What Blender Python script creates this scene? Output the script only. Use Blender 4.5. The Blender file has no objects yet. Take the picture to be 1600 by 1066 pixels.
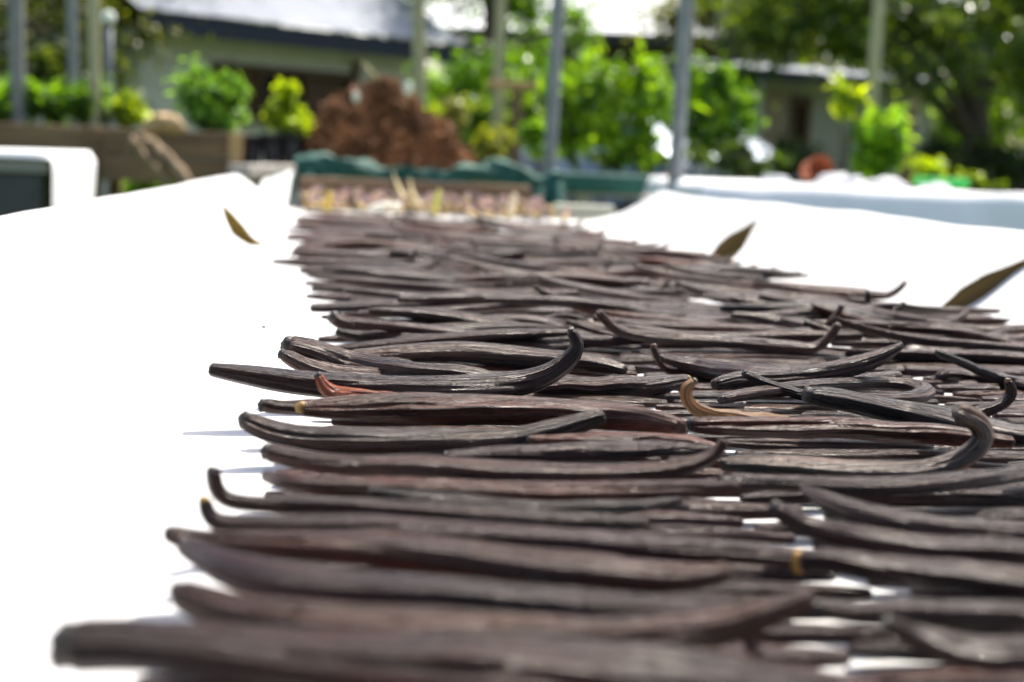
import bpy, math, random
import numpy as np
from mathutils import Matrix, Vector

# ------------------------------------------------------------------ camera
F_PX = 2222.0
CAM = np.array([0.0, 0.0, 0.915])
yc = np.array([(528 - 800) / F_PX, (533 - 242) / F_PX, 1.0]); yc /= np.linalg.norm(yc)
zc = np.array([0.028, 1.0, 0.0]); zc -= yc * (zc @ yc); zc /= np.linalg.norm(zc)
xc = np.cross(yc, zc)
if xc[0] < 0: xc = -xc
M = np.array([xc, yc, zc])            # world = M @ (right, up, forward)

scene = bpy.context.scene
col = scene.collection
cam_data = bpy.data.cameras.new('camera')
cam = bpy.data.objects.new('camera', cam_data); col.objects.link(cam)
r_, u_, f_ = M @ [1, 0, 0], M @ [0, 1, 0], M @ [0, 0, 1]
cam.matrix_world = Matrix(((r_[0], u_[0], -f_[0], CAM[0]), (r_[1], u_[1], -f_[1], CAM[1]),
                           (r_[2], u_[2], -f_[2], CAM[2]), (0, 0, 0, 1)))
cam_data.sensor_width = 36.0
cam_data.lens = F_PX / 1600 * 36
cam_data.clip_start = 0.01
cam_data.clip_end = 500
cam_data.dof.use_dof = True
cam_data.dof.focus_distance = 0.64
cam_data.dof.aperture_fstop = 8.8
scene.camera = cam

# ------------------------------------------------------------------ light
SUN_EL, SUN_AZ = math.radians(55), math.radians(31)      # azimuth from +Y towards +X
world = bpy.data.worlds.new('World'); scene.world = world
world.use_nodes = True
wn = world.node_tree.nodes; wl = world.node_tree.links
sky = wn.new('ShaderNodeTexSky'); sky.sky_type = 'NISHITA'; sky.sun_disc = False
sky.sun_elevation = SUN_EL; sky.sun_rotation = SUN_AZ; sky.dust_density = 3.5; sky.ozone_density = .6
wl.new(sky.outputs[0], wn['Background'].inputs['Color'])
wn['Background'].inputs['Strength'].default_value = 0.13
sun_d = bpy.data.lights.new('sun', 'SUN'); sun_d.energy = 4.6; sun_d.angle = math.radians(0.5)
sun_d.color = (1.0, 0.94, 0.84)
sun = bpy.data.objects.new('sun', sun_d); col.objects.link(sun)
sd = Vector((math.cos(SUN_EL) * math.sin(SUN_AZ), math.cos(SUN_EL) * math.cos(SUN_AZ), math.sin(SUN_EL)))
sun.rotation_euler = sd.to_track_quat('Z', 'Y').to_euler()
scene.view_settings.view_transform = 'Standard'
scene.view_settings.look = 'None'
scene.view_settings.gamma = 1
scene.view_settings.use_curve_mapping = False
scene.view_settings.exposure = 1.05

rng = np.random.default_rng(7)
random.seed(7)

# ------------------------------------------------------------------ helpers
def ray(px, py): return M @ np.array([(px - 800) / F_PX, (533 - py) / F_PX, 1.0])
def on_z(px, py, z):
    d = ray(px, py); return CAM + d * ((z - CAM[2]) / d[2])
def on_y(px, py, Y):
    d = ray(px, py); return CAM + d * (Y / d[1])

def tag(o, label=None, cat=None, group=None, kind=None):
    if label: o['label'] = label
    if cat: o['category'] = cat
    if group: o['group'] = group
    if kind: o['kind'] = kind
    return o

def empty(name, loc, rz=0):
    o = bpy.data.objects.new(name, None); col.objects.link(o)
    o.location = Vector(loc); o.rotation_euler = (0, 0, rz); o.empty_display_size = 0.05
    return o

def mesh_np(name, V, Fq, mat, parent=None, smooth=True, attrs=None, color=None):
    """V (n,3); Fq (m,k) faces all of the same size, or a list of arrays."""
    me = bpy.data.meshes.new(name)
    V = np.asarray(V, dtype=np.float32)
    Fs = [np.asarray(q, dtype=np.int32) for q in (Fq if isinstance(Fq, list) else [Fq])]
    Fs = [q for q in Fs if len(q)]
    me.vertices.add(len(V)); me.vertices.foreach_set('co', V.ravel())
    loops = np.concatenate([q.ravel() for q in Fs])
    tot = np.concatenate([np.full(len(q), q.shape[1], dtype=np.int32) for q in Fs])
    start = np.concatenate([[0], np.cumsum(tot)[:-1]]).astype(np.int32)
    me.loops.add(len(loops)); me.loops.foreach_set('vertex_index', loops)
    me.polygons.add(len(tot)); me.polygons.foreach_set('loop_start', start); me.polygons.foreach_set('loop_total', tot)
    me.polygons.foreach_set('use_smooth', np.full(len(tot), smooth))
    me.update(calc_edges=True); me.validate()
    for k, a in (attrs or {}).items():
        a = np.asarray(a, dtype=np.float32)
        if a.ndim == 1:
            at = me.attributes.new(k, 'FLOAT', 'POINT'); at.data.foreach_set('value', a)
        else:
            at = me.attributes.new(k, 'FLOAT_VECTOR', 'POINT'); at.data.foreach_set('vector', a.ravel())
    me.materials.append(mat)
    o = bpy.data.objects.new(name, me); col.objects.link(o)
    if parent: o.parent = parent
    if color is not None: o.color = (*color, 1)
    return o

def box_vf(c, s, rz=0.0, bevel=0.0):
    """bevelled box: 24 verts"""
    hx, hy, hz = s[0] / 2, s[1] / 2, s[2] / 2
    b = min(bevel, hx * .9, hy * .9, hz * .9)
    if b <= 0:
        V = np.array([[x, y, z] for x in (-hx, hx) for y in (-hy, hy) for z in (-hz, hz)], float)
        Fq = [[0, 1, 3, 2], [4, 6, 7, 5], [0, 4, 5, 1], [2, 3, 7, 6], [0, 2, 6, 4], [1, 5, 7, 3]]
        quads, tris = np.array(Fq), None
    else:
        V = []; idx = {}
        for ix, sx in enumerate((-1, 1)):
            for iy, sy in enumerate((-1, 1)):
                for iz, sz in enumerate((-1, 1)):
                    for ax in range(3):
                        p = [sx * (hx - (b if ax != 0 else 0)), sy * (hy - (b if ax != 1 else 0)), sz * (hz - (b if ax != 2 else 0))]
                        idx[(ix, iy, iz, ax)] = len(V); V.append(p)
        quads = []
        for ax in range(3):
            o1, o2 = [a for a in range(3) if a != ax]
            for sgn in (0, 1):
                q = []
                for a, c2 in ((0, 0), (1, 0), (1, 1), (0, 1)):
                    k = [0, 0, 0]; k[ax] = sgn; k[o1] = a; k[o2] = c2
                    q.append(idx[(*k, ax)])
                quads.append(q)
            for a in (0, 1):
                for c2 in (0, 1):
                    k0 = [0, 0, 0]; k0[o1] = a; k0[o2] = c2
                    k1 = list(k0); k1[ax] = 1
                    quads.append([idx[(*k0, o1)], idx[(*k1, o1)], idx[(*k1, o2)], idx[(*k0, o2)]])
        tris = [[idx[(ix, iy, iz, 0)], idx[(ix, iy, iz, 1)], idx[(ix, iy, iz, 2)]] for ix in (0, 1) for iy in (0, 1) for iz in (0, 1)]
        V = np.array(V, float); quads = np.array(quads); tris = np.array(tris)
    ca, sa = math.cos(rz), math.sin(rz)
    V = V @ np.array([[ca, sa, 0], [-sa, ca, 0], [0, 0, 1]]) + np.asarray(c, float)
    return V, quads, tris

def box(name, c, s, mat, parent=None, rz=0.0, bevel=0.004, color=None):
    V, q, t = box_vf(c, s, rz, bevel)
    o = mesh_np(name, V, [q] + ([t] if t is not None else []), mat, parent, smooth=False, color=color)
    fix_normals(o)
    return o

def fix_normals(o):
    import bmesh
    bm = bmesh.new(); bm.from_mesh(o.data)
    bmesh.ops.recalc_face_normals(bm, faces=bm.faces); bm.to_mesh(o.data); bm.free()

def tube_vf(P, R, nseg=10, flat=1.0, cap=True):
    P = np.asarray(P, float); n = len(P); R = np.broadcast_to(np.asarray(R, float), (n,))
    T = np.gradient(P, axis=0); T /= np.linalg.norm(T, axis=1)[:, None]
    s = np.cross(T[0], [0, 0, 1.0])
    if np.linalg.norm(s) < 1e-3: s = np.array([1.0, 0, 0])
    S = np.zeros_like(P); U = np.zeros_like(P)
    for i in range(n):
        s = s - T[i] * (s @ T[i]); s /= np.linalg.norm(s); S[i] = s; U[i] = np.cross(s, T[i])
    th = np.linspace(0, 2 * np.pi, nseg, endpoint=False)
    V = P[:, None, :] + R[:, None, None] * (np.cos(th)[None, :, None] * S[:, None, :] + flat * np.sin(th)[None, :, None] * U[:, None, :])
    V = V.reshape(-1, 3)
    i, j = np.meshgrid(np.arange(n - 1), np.arange(nseg), indexing='ij'); j2 = (j + 1) % nseg
    q = np.stack([i * nseg + j, (i + 1) * nseg + j, (i + 1) * nseg + j2, i * nseg + j2], -1).reshape(-1, 4)
    t = np.zeros((0, 3), int)
    if cap:
        a, b = len(V), len(V) + 1
        V = np.vstack([V, P[:1], P[-1:]])
        jj = np.arange(nseg); j2 = (jj + 1) % nseg
        t = np.vstack([np.stack([np.full(nseg, a), jj, j2], -1), np.stack([np.full(nseg, b), (n - 1) * nseg + j2, (n - 1) * nseg + jj], -1)])
    return V, q, t

def tube(name, P, R, mat, parent=None, nseg=10, flat=1.0, color=None):
    V, q, t = tube_vf(P, R, nseg, flat)
    return mesh_np(name, V, [q, t], mat, parent, color=color)

def grid_vf(X, Y, Z):
    n, m = X.shape
    V = np.stack([X, Y, Z], -1).reshape(-1, 3)
    i, j = np.meshgrid(np.arange(n - 1), np.arange(m - 1), indexing='ij')
    return V, np.stack([i * m + j, (i + 1) * m + j, (i + 1) * m + j + 1, i * m + j + 1], -1).reshape(-1, 4)

def smooth_noise(x, y, seed, scale=1.0, octv=3):
    r = np.random.default_rng(seed); out = np.zeros_like(np.asarray(x, float) + np.asarray(y, float)); amp = 1.0
    for o in range(octv):
        for _ in range(4):
            a = r.uniform(0, 2 * np.pi); k = scale * (2 ** o) * r.uniform(.7, 1.4)
            out = out + amp * np.sin(k * (x * math.cos(a) + y * math.sin(a)) + r.uniform(0, 6.28)) / 4
        amp *= .55
    return out

# ------------------------------------------------------------------ materials
def new_mat(name):
    m = bpy.data.materials.new(name); m.use_nodes = True
    nt = m.node_tree; b = nt.nodes['Principled BSDF']
    return m, nt, b
def N(nt, t, **k):
    n = nt.nodes.new(t)
    for a, v in k.items(): setattr(n, a, v)
    return n
def mixc(nt, fac, a, b, mode='MIX'):
    n = nt.nodes.new('ShaderNodeMix'); n.data_type = 'RGBA'; n.blend_type = mode
    for sock, v in ((n.inputs[0], fac), (n.inputs[6], a), (n.inputs[7], b)):
        if isinstance(v, (int, float)): sock.default_value = v
        elif isinstance(v, tuple): sock.default_value = (*v, 1) if len(v) == 3 else v
        else: nt.links.new(v, sock)
    return n.outputs[2]
def ramp(nt, src, stops):
    n = nt.nodes.new('ShaderNodeValToRGB'); e = n.color_ramp.elements
    while len(e) < len(stops): e.new(0.5)
    for k, (p, c) in enumerate(stops):
        e[k].position = p; e[k].color = (*c, 1) if len(c) == 3 else c
    nt.links.new(src, n.inputs[0]); return n.outputs[0]

def simple_mat(name, color, rough=.7, noise=0.25, scale=8.0, metal=0.0, bump=0.0, coords='Object', stretch=(1, 1, 1), use_obj=False, spec=.5):
    m, nt, b = new_mat(name)
    tc = N(nt, 'ShaderNodeTexCoord'); mp = N(nt, 'ShaderNodeMapping'); mp.inputs['Scale'].default_value = stretch
    nt.links.new(tc.outputs[coords], mp.inputs[0])
    nz = N(nt, 'ShaderNodeTexNoise'); nz.inputs['Scale'].default_value = scale; nz.inputs['Detail'].default_value = 6
    nt.links.new(mp.outputs[0], nz.inputs['Vector'])
    base = color
    if use_obj:
        oi = N(nt, 'ShaderNodeObjectInfo'); base = oi.outputs['Color']
    lo = mixc(nt, 1.0, base, (1 - noise,) * 3, 'MULTIPLY'); hi = mixc(nt, 1.0, base, (1 + noise,) * 3, 'MULTIPLY')
    rp = ramp(nt, nz.outputs[0], [(0.3, (0, 0, 0)), (0.7, (1, 1, 1))])
    nt.links.new(mixc(nt, rp, lo, hi), b.inputs['Base Color'])
    b.inputs['Roughness'].default_value = rough; b.inputs['Metallic'].default_value = metal
    b.inputs['Specular IOR Level'].default_value = spec
    if bump:
        bp = N(nt, 'ShaderNodeBump'); bp.inputs['Strength'].default_value = bump; bp.inputs['Distance'].default_value = .01
        nt.links.new(nz.outputs[0], bp.inputs['Height']); nt.links.new(bp.outputs[0], b.inputs['Normal'])
    return m

def bean_material(name, yellow_tip=False):
    m, nt, b = new_mat(name)
    at = N(nt, 'ShaderNodeAttribute', attribute_name='bean_co')          # (length in m, cos*r, sin*r)
    oi = N(nt, 'ShaderNodeObjectInfo')
    off = N(nt, 'ShaderNodeVectorMath', operation='SCALE'); off.inputs[0].default_value = (13.7, 7.1, 3.3)
    nt.links.new(oi.outputs['Random'], off.inputs['Scale'])
    def fib(sx, sr, scale, detail, rough=.55):
        mp = N(nt, 'ShaderNodeMapping'); mp.inputs['Scale'].default_value = (sx, sr, sr)
        nt.links.new(at.outputs['Vector'], mp.inputs[0])
        ad = N(nt, 'ShaderNodeVectorMath', operation='ADD')
        nt.links.new(mp.outputs[0], ad.inputs[0]); nt.links.new(off.outputs[0], ad.inputs[1])
        nz = N(nt, 'ShaderNodeTexNoise'); nz.inputs['Scale'].default_value = scale
        nz.inputs['Detail'].default_value = detail; nz.inputs['Roughness'].default_value = rough
        nt.links.new(ad.outputs[0], nz.inputs['Vector']); return nz.outputs[0]
    big = fib(14, 1.2, 1.0, 3)          # broad patches along the bean
    fine = fib(26, 6.0, 1.0, 5, .6)     # long wrinkles
    hair = fib(60, 17.0, 1.0, 3, .6)    # hairline grooves
    dark = mixc(nt, 1.0, oi.outputs['Color'], (.42, .38, .40), 'MULTIPLY')
    warm = mixc(nt, 1.0, oi.outputs['Color'], (3.0, 1.9, 1.45), 'MULTIPLY')
    c = mixc(nt, ramp(nt, big, [(.38, (0, 0, 0)), (.66, (1, 1, 1))]), oi.outputs['Color'], warm)
    c = mixc(nt, ramp(nt, fine, [(.40, (1, 1, 1)), (.50, (0, 0, 0))]), c, dark)
    c = mixc(nt, ramp(nt, hair, [(.36, (1, 1, 1)), (.43, (0, 0, 0))]), c, (.006, .004, .003))
    grey = mixc(nt, ramp(nt, hair, [(.58, (0, 0, 0)), (.80, (.35, .35, .35))]), c, (.07, .058, .054))
    c = grey
    if yellow_tip:
        sp = N(nt, 'ShaderNodeSeparateXYZ'); nt.links.new(at.outputs['Vector'], sp.inputs[0])
        c = mixc(nt, ramp(nt, sp.outputs[0], [(.016, (1, 1, 1)), (.040, (0, 0, 0))]), c, (.55, .36, .08))
    nt.links.new(c, b.inputs['Base Color'])
    rr = N(nt, 'ShaderNodeMapRange'); rr.inputs[3].default_value = .14; rr.inputs[4].default_value = .44
    nt.links.new(fine, rr.inputs[0]); nt.links.new(rr.outputs[0], b.inputs['Roughness'])
    b.inputs['Specular IOR Level'].default_value = .28
    b.inputs['Specular Tint'].default_value = (1.0, .90, .91, 1)
    b1 = N(nt, 'ShaderNodeBump'); b1.inputs['Strength'].default_value = 1.0; b1.inputs['Distance'].default_value = .0030
    b2 = N(nt, 'ShaderNodeBump'); b2.inputs['Strength'].default_value = .7; b2.inputs['Distance'].default_value = .0009
    nt.links.new(fine, b1.inputs['Height']); nt.links.new(hair, b2.inputs['Height'])
    nt.links.new(b1.outputs[0], b2.inputs['Normal']); nt.links.new(b2.outputs[0], b.inputs['Normal'])
    return m

def leaf_material(name, rough=.38, trans=.55):
    m, nt, b = new_mat(name)
    oi = N(nt, 'ShaderNodeObjectInfo'); at = N(nt, 'ShaderNodeAttribute', attribute_name='leaf_tone')
    lo = mixc(nt, 1.0, oi.outputs['Color'], (.25, .33, .35), 'MULTIPLY'); hi = mixc(nt, 1.0, oi.outputs['Color'], (1.7, 1.5, 1.0), 'MULTIPLY')
    c = mixc(nt, at.outputs['Fac'], lo, hi)
    nt.links.new(c, b.inputs['Base Color']); b.inputs['Roughness'].default_value = rough
    tr = N(nt, 'ShaderNodeBsdfTranslucent'); tc_ = mixc(nt, 1.0, c, (2.5, 2.4, .45), 'MULTIPLY'); nt.links.new(tc_, tr.inputs['Color'])
    mx = N(nt, 'ShaderNodeMixShader'); mx.inputs[0].default_value = trans
    nt.links.new(b.outputs[0], mx.inputs[1]); nt.links.new(tr.outputs[0], mx.inputs[2])
    nt.links.new(mx.outputs[0], nt.nodes['Material Output'].inputs[0])
    return m

MB = bean_material('cured_bean_skin')
MPOD = bean_material('half_cured_pod_skin', True)
MTIP = simple_mat('dry_stem_tip', (.3, .16, .04), .6, .5, 400, bump=.3, use_obj=True)
MLEAF = leaf_material('leaf'); MLEAFG = leaf_material('glossy_leaf', .26, .45)
MBARK = simple_mat('bark', (.07, .05, .035), .9, .45, 14, bump=.8, stretch=(1, 1, .25))
MWOOD = simple_mat('planter_wood', (.19, .115, .06), .8, .4, 9, stretch=(.25, 2, 2), bump=.3)
MPALE = simple_mat('pale_and_sunlit_wood', (.42, .28, .12), .75, .3, 9, stretch=(2, 2, .3), bump=.2)  # on the planter's right end this paleness is sunlight in the colour
MGREYW = simple_mat('weathered_board', (.30, .28, .25), .85, .3, 9, stretch=(.3, 3, 3), bump=.3)
MGALV = simple_mat('galvanised_pipe', (.22, .23, .23), .55, .15, 30, metal=.2)
MBAMB = simple_mat('bamboo', (.36, .34, .19), .55, .25, 10, stretch=(3, 3, .4))
MCONC = simple_mat('concrete_post', (.24, .24, .22), .85, .15, 20, bump=.2)
MGRASS = simple_mat('grass_ground', (.06, .10, .025), .95, .6, 3, bump=.6)
MSOIL = simple_mat('dark_soil', (.05, .035, .022), .95, .5, 30, bump=.8)
MNET = simple_mat('green_shade_net', (.010, .085, .062), .75, .4, 60, bump=.3)
MHEAP = simple_mat('coir_mulch', (.10, .042, .014), .95, .55, 40, bump=1.0)
MFIB = simple_mat('coir_fibre', (.20, .085, .030), .9, .75, 7)
MPLAST = simple_mat('black_plastic', (.016, .018, .022), .45, .2, 5)
MAPRON = simple_mat('shaded_grey_apron', (.075, .073, .070), .8, .2, 12)  # shade of the left table's front is put into this grey
MROOF = simple_mat('corrugated_metal', (.21, .235, .28), .40, .12, 3, metal=.15)
MFASC = simple_mat('dark_fascia_paint', (.012, .016, .028), .6, .15, 4)
MWALL = simple_mat('pale_plaster', (.62, .58, .46), .9, .08, 4, bump=.1)
MWALL2 = simple_mat('grey_plaster', (.36, .335, .28), .9, .12, 4, bump=.1)
MTAN = simple_mat('tan_plaster', (.30, .22, .14), .9, .15, 4, bump=.1)
MDARK = simple_mat('dark_interior', (.012, .011, .010), .9, .2, 4)
MFRAME = simple_mat('brown_window_wood', (.10, .05, .02), .7, .3, 8, stretch=(1, 1, 4))
MTERRA = simple_mat('terracotta', (.34, .09, .035), .8, .2, 14)
MGREENP = simple_mat('bright_green_plastic', (.02, .42, .06), .35, .05, 5)
MCAR = simple_mat('silver_blue_car_paint', (.16, .20, .26), .38, .04, 3, metal=.5)
MTYRE = simple_mat('tyre_rubber', (.02, .02, .02), .85, .1, 8)
MAMB = simple_mat('amber_lamp', (.75, .33, .02), .3, .05, 6)
MWHITE = simple_mat('glint_and_cap_white', (.75, .80, .68), .7, .06, 30)  # white of the leaf-glint blobs, pole cap and headlights
MSTRAW = simple_mat('dry_straw', (.66, .55, .27), .6, .2, 60, stretch=(1, 1, .2))
MDRY = leaf_material('dry_olive_leaf', .5, .4)
MCRUMB = simple_mat('black_crumb', (.02, .02, .018), .8, .3, 300)
m_, nt_, b_ = new_mat('window_glass')
b_.inputs['Base Color'].default_value = (.01, .012, .014, 1); b_.inputs['Roughness'].default_value = .06
MGLASS = m_
def cloth_material(name='white_cotton_cloth', thin=.3):
    m, nt, b = new_mat(name)
    tc = N(nt, 'ShaderNodeTexCoord')
    nz = N(nt, 'ShaderNodeTexNoise'); nz.inputs['Scale'].default_value = 11; nz.inputs['Detail'].default_value = 5
    nt.links.new(tc.outputs['Object'], nz.inputs['Vector'])
    nt.links.new(ramp(nt, nz.outputs[0], [(.3, (.76, .765, .77)), (.7, (.83, .83, .825))]), b.inputs['Base Color'])
    b.inputs['Roughness'].default_value = .9
    w1 = N(nt, 'ShaderNodeTexWave'); w1.inputs['Scale'].default_value = 420; w1.bands_direction = 'X'
    w2 = N(nt, 'ShaderNodeTexWave'); w2.inputs['Scale'].default_value = 420; w2.bands_direction = 'Y'
    nt.links.new(tc.outputs['Object'], w1.inputs[0]); nt.links.new(tc.outputs['Object'], w2.inputs[0])
    ad = N(nt, 'ShaderNodeMath', operation='ADD'); nt.links.new(w1.outputs['Fac'], ad.inputs[0]); nt.links.new(w2.outputs['Fac'], ad.inputs[1])
    bp = N(nt, 'ShaderNodeBump'); bp.inputs['Strength'].default_value = .12; bp.inputs['Distance'].default_value = .0006
    nt.links.new(ad.outputs[0], bp.inputs['Height']); nt.links.new(bp.outputs[0], b.inputs['Normal'])
    tr = N(nt, 'ShaderNodeBsdfTranslucent'); tr.inputs['Color'].default_value = (.82, .82, .82, 1)
    mx = N(nt, 'ShaderNodeMixShader'); mx.inputs[0].default_value = thin
    nt.links.new(b.outputs[0], mx.inputs[1]); nt.links.new(tr.outputs[0], mx.inputs[2]); nt.links.new(mx.outputs[0], nt.nodes['Material Output'].inputs[0])
    return m
MCLOTH = cloth_material()
MCLOTH2 = cloth_material('thick_white_cloth', .04)

# ------------------------------------------------------------------ ground
g = np.linspace(-1, 1, 61)
gx = np.sign(g) * (np.abs(g) ** 2.2) * 150; gy = gx.copy()
GX, GY = np.meshgrid(gx, gy + 12, indexing='ij')
GZ = smooth_noise(GX, GY, 3, .5) * .04
V, q = grid_vf(GX, GY, GZ)
tag(mesh_np('ground', V, q, MGRASS), kind='structure')

# ------------------------------------------------------------------ drying table and its cloth
TZ = 0.80                       # cloth level
XL0, XL1, XR0, XR1 = -0.085, -0.187, 0.53, 0.632
RIM = 0.871
YEND = 2.86
tb = empty('drying_table', (0.22, 1.3, 0))
tag(tb, 'long low-sided wooden drying table under the white cloth', 'table')
def tbpart(name, c, s, mat, rz=0, bevel=.004):
    return box(name, (c[0] - .22, c[1] - 1.3, c[2]), s, mat, tb, rz, bevel)
for k in range(6):
    tbpart('plank', (-.13 + k * .14, 1.2, TZ - .022), (.136, 3.5, .03), MGREYW)
for x, y in ((-.17, -.4), (.61, -.4), (-.17, 1.2), (.61, 1.2), (-.17, 2.78), (.61, 2.78)):
    tbpart('leg', (x, y, (TZ - .11) / 2), (.06, .06, TZ - .11), MGREYW)
for y in (-.4, 1.2, 2.78): tbpart('crossbar', (.22, y, TZ - .072), (.86, .05, .065), MGREYW)
tbpart('side_board', (XL1 - .006, 1.2, TZ + .012), (.014, 3.48, .10), MGREYW)
tbpart('side_board', (XR1 + .006, 1.2, TZ + .012), (.014, 3.48, .10), MGREYW)

# cloth cross-section as a polyline (x, z), then swept along Y
def arc(cx, cz, r, a0, a1, n=6):
    a = np.radians(np.linspace(a0, a1, n)); return np.stack([cx + r * np.cos(a), cz + r * np.sin(a)], 1)
prof = [np.array([[XL1 - .035, RIM - .22], [XL1 - .03, RIM - .12], [XL1 - .027, RIM - .04]]),
        arc(XL1 - .004, RIM - .018, .018, 175, 45, 7),
        np.stack([np.linspace(XL1 + .03, XL0 - .012, 8), TZ + .003 + (RIM - TZ) * np.linspace(.74, .08, 8) ** 1.25], 1),
        np.stack([np.linspace(XL0, XR0, 60), np.full(60, TZ)], 1),
        np.stack([np.linspace(XR0 + .012, XR1 - .03, 8), TZ + .003 + (RIM - TZ) * np.linspace(.08, .74, 8) ** 1.25], 1),
        arc(XR1 + .004, RIM - .018, .018, 135, 5, 7),
        np.array([[XR1 + .027, RIM - .04], [XR1 + .03, RIM - .12], [XR1 + .035, RIM - .22]])]
prof = np.vstack(prof)
ys = np.concatenate([np.linspace(-.45, 2.7, 150), np.linspace(2.715, 2.98, 22)])
PX, YY = np.meshgrid(prof[:, 0], ys, indexing='ij'); PZ = np.repeat(prof[:, 1][:, None], len(ys), 1)
side = np.clip((np.abs(PX - .222) - .30) / .12, 0, 1)
fall = np.clip((YY - 2.74) / .22, 0, 1)
top = np.clip((PZ - TZ) / (RIM - TZ), 0, 1)
PZ = PZ - top * (RIM - TZ) * .62 * fall ** 1.4
PZ = PZ + side * np.where(PX > .2, .0050, .0016) * smooth_noise(PX * 2, YY, 11, 7) + .0007 * smooth_noise(PX, YY, 12, 9) * (1 - side)
PX = PX + side * .003 * smooth_noise(PX * 2, YY, 13, 5)
V, q = grid_vf(PX, YY, PZ)
tag(mesh_np('white_cloth', V, q, MCLOTH), 'white cotton cloth lining the bean drying table, blown out by sun', 'cloth')

# ------------------------------------------------------------------ vanilla beans
HG_X0, HG_Y0, HG_D = -.20, .15, .0015
HG = np.full((int(.95 / HG_D), int(3.0 / HG_D)), TZ + .0008)
def hg_idx(x, y):
    return (np.clip(((x - HG_X0) / HG_D).astype(int), 0, HG.shape[0] - 1),
            np.clip(((y - HG_Y0) / HG_D).astype(int), 0, HG.shape[1] - 1))
def support(P, w):
    o = np.linspace(-.7, .7, 5); b = np.full(len(P), -9.0)
    for k in o:
        i, j = hg_idx(P[:, 0], P[:, 1] + k * w); b = np.maximum(b, HG[i, j])
    return b
def raise_hg(P, w, t):
    for k in np.linspace(-.95, .95, 13):
        top_ = P[:, 2] + t * math.sqrt(max(0, 1 - k * k)) * .92
        Pi = np.linspace(0, len(P) - 1, len(P) * 4); ii = np.arange(len(P))
        x = np.interp(Pi, ii, P[:, 0]); y = np.interp(Pi, ii, P[:, 1] + k * w); z = np.interp(Pi, ii, top_)
        i, j = hg_idx(x, y); np.maximum.at(HG, (i, j), z)
def smooth1(a, n):
    for _ in range(n):
        a = np.concatenate([[a[0]], (a[:-2] + 2 * a[1:-1] + a[2:]) / 4, [a[-1]]])
    return a
def resample(P, n):
    P = np.asarray(P, float)
    # Catmull-Rom through control points, then even arc length
    Q = np.vstack([2 * P[0] - P[1], P, 2 * P[-1] - P[-2]]); out = []
    for i in range(len(P) - 1):
        p0, p1, p2, p3 = Q[i:i + 4]
        for t in np.linspace(0, 1, 16, endpoint=False):
            out.append(.5 * (2 * p1 + (p2 - p0) * t + (2 * p0 - 5 * p1 + 4 * p2 - p3) * t * t + (3 * p1 - p0 - 3 * p2 + p3) * t ** 3))
    out.append(P[-1]); out = np.array(out)
    d = np.concatenate([[0], np.cumsum(np.linalg.norm(np.diff(out[:, :3], axis=0), axis=1))])
    s = np.linspace(0, d[-1], n)
    return np.stack([np.interp(s, d, out[:, k]) for k in range(P.shape[1])], 1)

def profile(n, r, a=.42, b=.5):
    """relative width along the bean: blunt stem end at 0, hooked blossom end at 1"""
    s = np.linspace(0, 1, n)
    f = np.interp(s, [0, .05, .14, .3, .55, .8, .92, 1], [a, max(a, min(a + .16, .8)), max(.80, a), .97, 1.0, .92, max(.68, b), b])
    f = smooth1(f, 3)
    return f * (1 + .05 * np.sin(s * r.uniform(5, 11) + r.uniform(0, 6)))

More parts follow.
